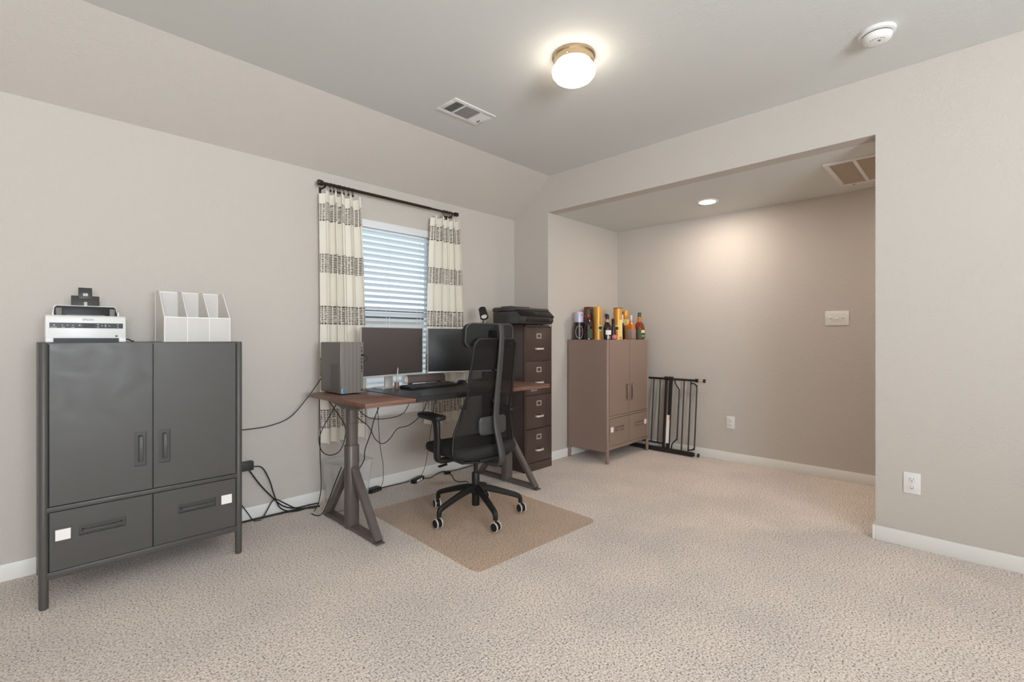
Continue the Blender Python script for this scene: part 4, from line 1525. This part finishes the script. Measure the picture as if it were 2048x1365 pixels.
# local: y along the wall (positive toward the cabinet), x toward the wall; leans toward the wall at the top
GX = lambda z: -0.035 + 0.10 * z
def gp(y, z):
    return (GX(z), y, z)
def gbar(name, pts, r, parent=gt, sm=0):
    bm = B()
    tube(bm, [gp(y, z) for y, z in pts], r, 8, smooth=sm)
    return obj(name, bm, 'gate', parent, smooth=60)
gbar('top_rail', [(0.36, 0.755), (-0.305, 0.755)], 0.011)
bm = B()
bar(bm, [gp(0.40, 0.028), gp(-0.30, 0.028)], (0, 0, 1), 0.042, 0.026)
obj('bottom_rail', bm, 'gate', gt)
gbar('swing_lower_rail', [(0.36, 0.088), (0.012, 0.088)], 0.009)
for y in (0.32, 0.225, 0.150, 0.078):
    gbar('upright_bar', [(y, 0.09), (y, 0.752)], 0.007)
bm = B()
bar(bm, [gp(0.010, 0.03), gp(0.010, 0.765)], (0, 1, 0), 0.020, 0.020)
obj('latch_post', bm, 'gate', gt)
bm = B()
bar(bm, [gp(-0.040, 0.05), gp(-0.040, 0.765)], (0, 1, 0), 0.030, 0.022)
lp = obj('gate_post', bm, 'gate', gt)
bm = B()
bar(bm, [(GX(0.10) - 0.012, -0.034, 0.10), (GX(0.385) - 0.012, -0.034, 0.385)], (0, 1, 0), 0.032, 0.003)
o = obj('warning_label', bm, 'paper', lp); o['label'] = 'white warning label strip'
bm = B()
bar(bm, [(GX(0.335) - 0.0135, -0.048, 0.335), (GX(0.382) - 0.0135, -0.048, 0.382)], (0, 1, 0), 0.010, 0.002)
o = obj('warning_mark', bm, mat('label_orange', (214, 130, 60), 0.6), lp)
bm = B()
box(bm, GX(0.755) - 0.016, GX(0.755) + 0.016, -0.062, 0.028, 0.738, 0.778, 0.004)
obj('latch', bm, 'gate', gt)
gbar('curved_bar', [(-0.085, 0.745), (-0.090, 0.71), (-0.130, 0.655), (-0.133, 0.62), (-0.133, 0.18), (-0.128, 0.15), (-0.085, 0.10), (-0.078, 0.045)], 0.007, sm=4)
gbar('upright_bar', [(-0.183, 0.045), (-0.183, 0.752)], 0.007)
gbar('upright_bar', [(-0.253, 0.045), (-0.253, 0.752)], 0.007)
gbar('end_loop', [(-0.253, 0.725), (-0.285, 0.722), (-0.308, 0.70), (-0.315, 0.66), (-0.315, 0.12), (-0.308, 0.085), (-0.285, 0.068), (-0.253, 0.066)], 0.007, sm=4)
for z, y0 in ((0.755, -0.305), (0.028, -0.30)):
    bm = B()
    cyl(bm, (GX(z), y0 + 0.004, z), (GX(z), y0 - 0.010, z), 0.019, seg=16)
    cyl(bm, (GX(z), y0 - 0.014, z), (GX(z), y0 - 0.020, z), 0.017, seg=16)
    sp = obj('spindle_nut', bm, 'gate', gt)
    ln = 0.075 if z > 0.5 else 0.05
    bm = B()
    cyl(bm, (GX(z), y0, z), (GX(z), y0 - ln, z), 0.0035, seg=8)
    obj('spindle_rod', bm, 'chrome', sp)
    bm = B()
    cyl(bm, (GX(z), y0 - ln, z), (GX(z), y0 - ln - 0.014, z), 0.019, seg=18)
    obj('spindle_pad', bm, 'gate', sp)

# ------------------------------------------------------------------ wall plates
def outlet(label, X, y, z):
    t = thing('wall_outlet', label, 'outlet', (X, y, z), 0, 'duplex wall outlets')
    bm = B()
    box(bm, -0.006, 0.0, -0.038, 0.038, -0.059, 0.059, 0.0025)
    obj('cover_plate', bm, 'white', t)
    for dz in (-0.021, 0.021):
        bm = B()
        lay = [[(xx, a * k, dz + b * k) for a, b in rrect(0.034, 0.029, 0.013, 5)] for xx, k in ((-0.005, 1), (-0.008, 1), (-0.0085, 0.95))]
        loft(bm, lay)
        rc = obj('receptacle', bm, 'white', t)
        bm = B()
        for a in (-0.0065, 0.0065):
            box(bm, -0.0089, -0.0075, a - 0.0011, a + 0.0011, dz + 0.001, dz + 0.009)
        cyl(bm, (-0.0089, 0, dz - 0.007), (-0.0075, 0, dz - 0.007), 0.0026, seg=10)
        obj('socket_holes', bm, 'slot', rc)
    bm = B()
    cyl(bm, (-0.0075, 0, 0), (-0.005, 0, 0), 0.003, seg=10)
    obj('screw', bm, 'silver', t)
outlet('white duplex outlet on the near right wall beside the alcove opening', XB, 0.267, 0.364)
outlet('white duplex outlet on the alcove wall right of the baby gate', XAL, 1.698, 0.371)
t = thing('light_switch', 'white triple toggle switch plate on the alcove wall', 'switch', (XAL, 0.842, 1.348))
bm = B()
box(bm, -0.006, 0.0, -0.083, 0.083, -0.060, 0.060, 0.0025)
obj('cover_plate', bm, 'white', t)
for k, up in ((-1, 1), (0, -1), (1, 1)):
    bm = B()
    bar(bm, [(-0.004, k * 0.046, 0), (-0.018, k * 0.046, 0.010 * up)], (0, 1, 0), 0.009, 0.012)
    box(bm, -0.0068, -0.005, k * 0.046 - 0.006, k * 0.046 + 0.006, -0.013, 0.013)
    tg_ = obj('toggle', bm, 'white', t)
    bm = B()
    for dz in (-0.030, 0.030):
        cyl(bm, (-0.0072, k * 0.046, dz), (-0.005, k * 0.046, dz), 0.003, seg=10)
    obj('screw', bm, 'silver', tg_)

# ------------------------------------------------------------------ ceiling fixtures
t = thing('ceiling_lamp', 'round flush ceiling lamp with brass-nickel ring and glowing glass', 'lamp', (2.104, 1.584, ZC))
bm = B()
lathe(bm, [(0.116, 0.0), (0.117, -0.012), (0.109, -0.018), (0.111, -0.048), (0.103, -0.054), (0.092, -0.054)], seg=40)
obj('mounting_ring', bm, 'nickel', t)
bm = B()
pr = [(0.088, -0.048), (0.100, -0.056), (0.114, -0.067), (0.119, -0.084), (0.115, -0.104), (0.100, -0.124), (0.076, -0.139), (0.046, -0.149), (0.018, -0.153), (0.002, -0.154)]
lathe(bm, pr, seg=40)
obj('glass_shade', bm, 'lamp_glass', t, smooth=60)
for k in range(3):
    a = math.radians(80 + 120 * k)
    bm = B()
    cyl(bm, (0.106 * math.cos(a), 0.106 * math.sin(a), -0.040), (0.121 * math.cos(a), 0.121 * math.sin(a), -0.040), 0.005, seg=10)
    obj('thumb_screw', bm, 'nickel', t)

t = thing('smoke_detector', 'round white smoke detector on the ceiling by the right wall', 'smoke detector', (3.005, 0.365, ZC))
lathe_part('mounting_plate', [(0.078, 0.0), (0.079, -0.004), (0.077, -0.016), (0.066, -0.019)], 'white', t, 40)
bm = B(); lathe(bm, [(0.0625, -0.016), (0.0625, -0.024)], seg=40); obj('dark_gap', bm, 'vent_dark', t)
lathe_part('cover', [(0.060, -0.021), (0.064, -0.024), (0.062, -0.040), (0.052, -0.052), (0.030, -0.057), (0.004, -0.058)], 'white', t, 40)
bm = B()
for i in range(7):
    a = math.radians(150 + 14 * i)
    box(bm, 0.042 * math.cos(a) - 0.002, 0.042 * math.cos(a) + 0.002, 0.042 * math.sin(a) - 0.002, 0.042 * math.sin(a) + 0.002, -0.0560, -0.052)
obj('sound_slots', bm, 'mid_grey', t)
bm = B()
cyl(bm, (-0.02, -0.012, -0.056), (-0.02, -0.012, -0.0595), 0.006, seg=12)
obj('test_button', bm, 'mid_grey', t)

# supply air register
t = thing('ceiling_register', 'white supply air register with slats beside the round ceiling lamp', 'vent', (2.118, 2.505, ZC))
bm = B()
rw, rd = 0.180, 0.104
box(bm, -rw, rw, -rd, -0.072, -0.006, 0, 0.002)
box(bm, -rw, rw, 0.072, rd, -0.006, 0, 0.002)
box(bm, -rw, -0.148, -0.072, 0.072, -0.006, 0, 0.002)
box(bm, 0.148, rw, -0.072, 0.072, -0.006, 0, 0.002)
box(bm, -0.075, -0.066, -0.072, 0.072, -0.008, -0.001)
box(bm, 0.066, 0.075, -0.072, 0.072, -0.008, -0.001)
obj('frame', bm, 'white', t)
bm = B()
box(bm, -0.148, 0.148, -0.072, 0.072, -0.0012, -0.0004)
obj('duct_backing', bm, 'vent_dark', t)
def slats(n, mk):
    f = None
    for i in range(n):
        bm = mk(i)
        obj('slat', bm, 'white', t)
def mk1(i):
    bm = B(); x = -0.146 + 0.0142 * i
    bar(bm, [(x + 0.004, -0.070, -0.004), (x + 0.004, 0.070, -0.004)], (1, 0, 0.9), 0.011, 0.0012)
    return bm
slats(5, mk1)
def mk2(i):
    bm = B(); y = -0.066 + 0.0120 * i
    bar(bm, [(-0.064, y, -0.005), (0.064, y, -0.005)], (0, 1, 0.55), 0.011, 0.0012)
    return bm
slats(12, mk2)
def mk3(i):
    bm = B(); x = 0.080 + 0.0135 * i
    bar(bm, [(x, -0.070, -0.004), (x, 0.070, -0.004)], (1, 0, -0.7), 0.014, 0.0012)
    return bm
slats(6, mk3)
bm = B()
box(bm, 0.135, 0.140, 0.02, 0.05, -0.012, -0.005, 0.001)
obj('damper_lever', bm, 'mid_grey', t)

# return air grille
t = thing('return_grille', 'large white return air grille on the alcove ceiling', 'vent', (4.19, 0.48, ZO))
bm = B()
x0, x1, y0, y1 = -0.318, 0.318, -0.318, 0.292
iy = [0.262, 0.128, 0.106, -0.030, -0.052, -0.290]
for a in ((x0 + 0.03, x1 - 0.03, iy[0], y1), (x0 + 0.03, x1 - 0.03, iy[2], iy[1]), (x0 + 0.03, x1 - 0.03, iy[4], iy[3]), (x0 + 0.03, x1 - 0.03, y0, iy[5]), (x0, x0 + 0.03, y0, y1), (x1 - 0.03, x1, y0, y1)):
    box(bm, a[0], a[1], a[2], a[3], -0.010, 0, 0.002)
obj('frame', bm, 'white', t)
bm = B()
box(bm, x0 + 0.03, x1 - 0.03, iy[5], iy[0], -0.0012, -0.0004)
obj('filter_backing', bm, mat('filter_tan', (208, 190, 170), 0.9), t)
for ya, yb in ((iy[1], iy[0]), (iy[3], iy[2]), (iy[5], iy[4])):
    bm = B()
    x = x0 + 0.036
    while x < x1 - 0.034:
        bar(bm, [(x, ya + 0.001, -0.006), (x, yb - 0.001, -0.006)], (1, 0, 0.9), 0.012, 0.001)
        x += 0.0135
    o = obj('louvre_bank', bm, mat('louvre_paint', (226, 214, 200), 0.6), t)
    o['kind'] = 'stuff'
bm = B()
box(bm, x1 - 0.020, x1 - 0.010, 0.20, 0.215, -0.013, -0.009, 0.001)
obj('latch', bm, 'mid_grey', t)

# recessed lights: one in view, one added out of view to brighten the alcove
for lab, yy in (('round recessed ceiling light glowing in the alcove', 1.708), ('added unseen recessed light behind the right wall, brightening the alcove', -0.25)):
    t = thing('recessed_light', lab, 'lamp', (4.215, yy, ZO), 0, 'recessed lights of the alcove ceiling')
    lathe_part('trim_ring', [(0.092, 0.0), (0.092, -0.004), (0.084, -0.008), (0.066, -0.006), (0.066, -0.001)], 'white', t, 36)
    bm = B()
    lathe(bm, [(0.066, -0.001), (0.064, -0.006), (0.045, -0.009), (0.002, -0.010)], seg=32)
    obj('diffuser', bm, 'recess_glow', t)
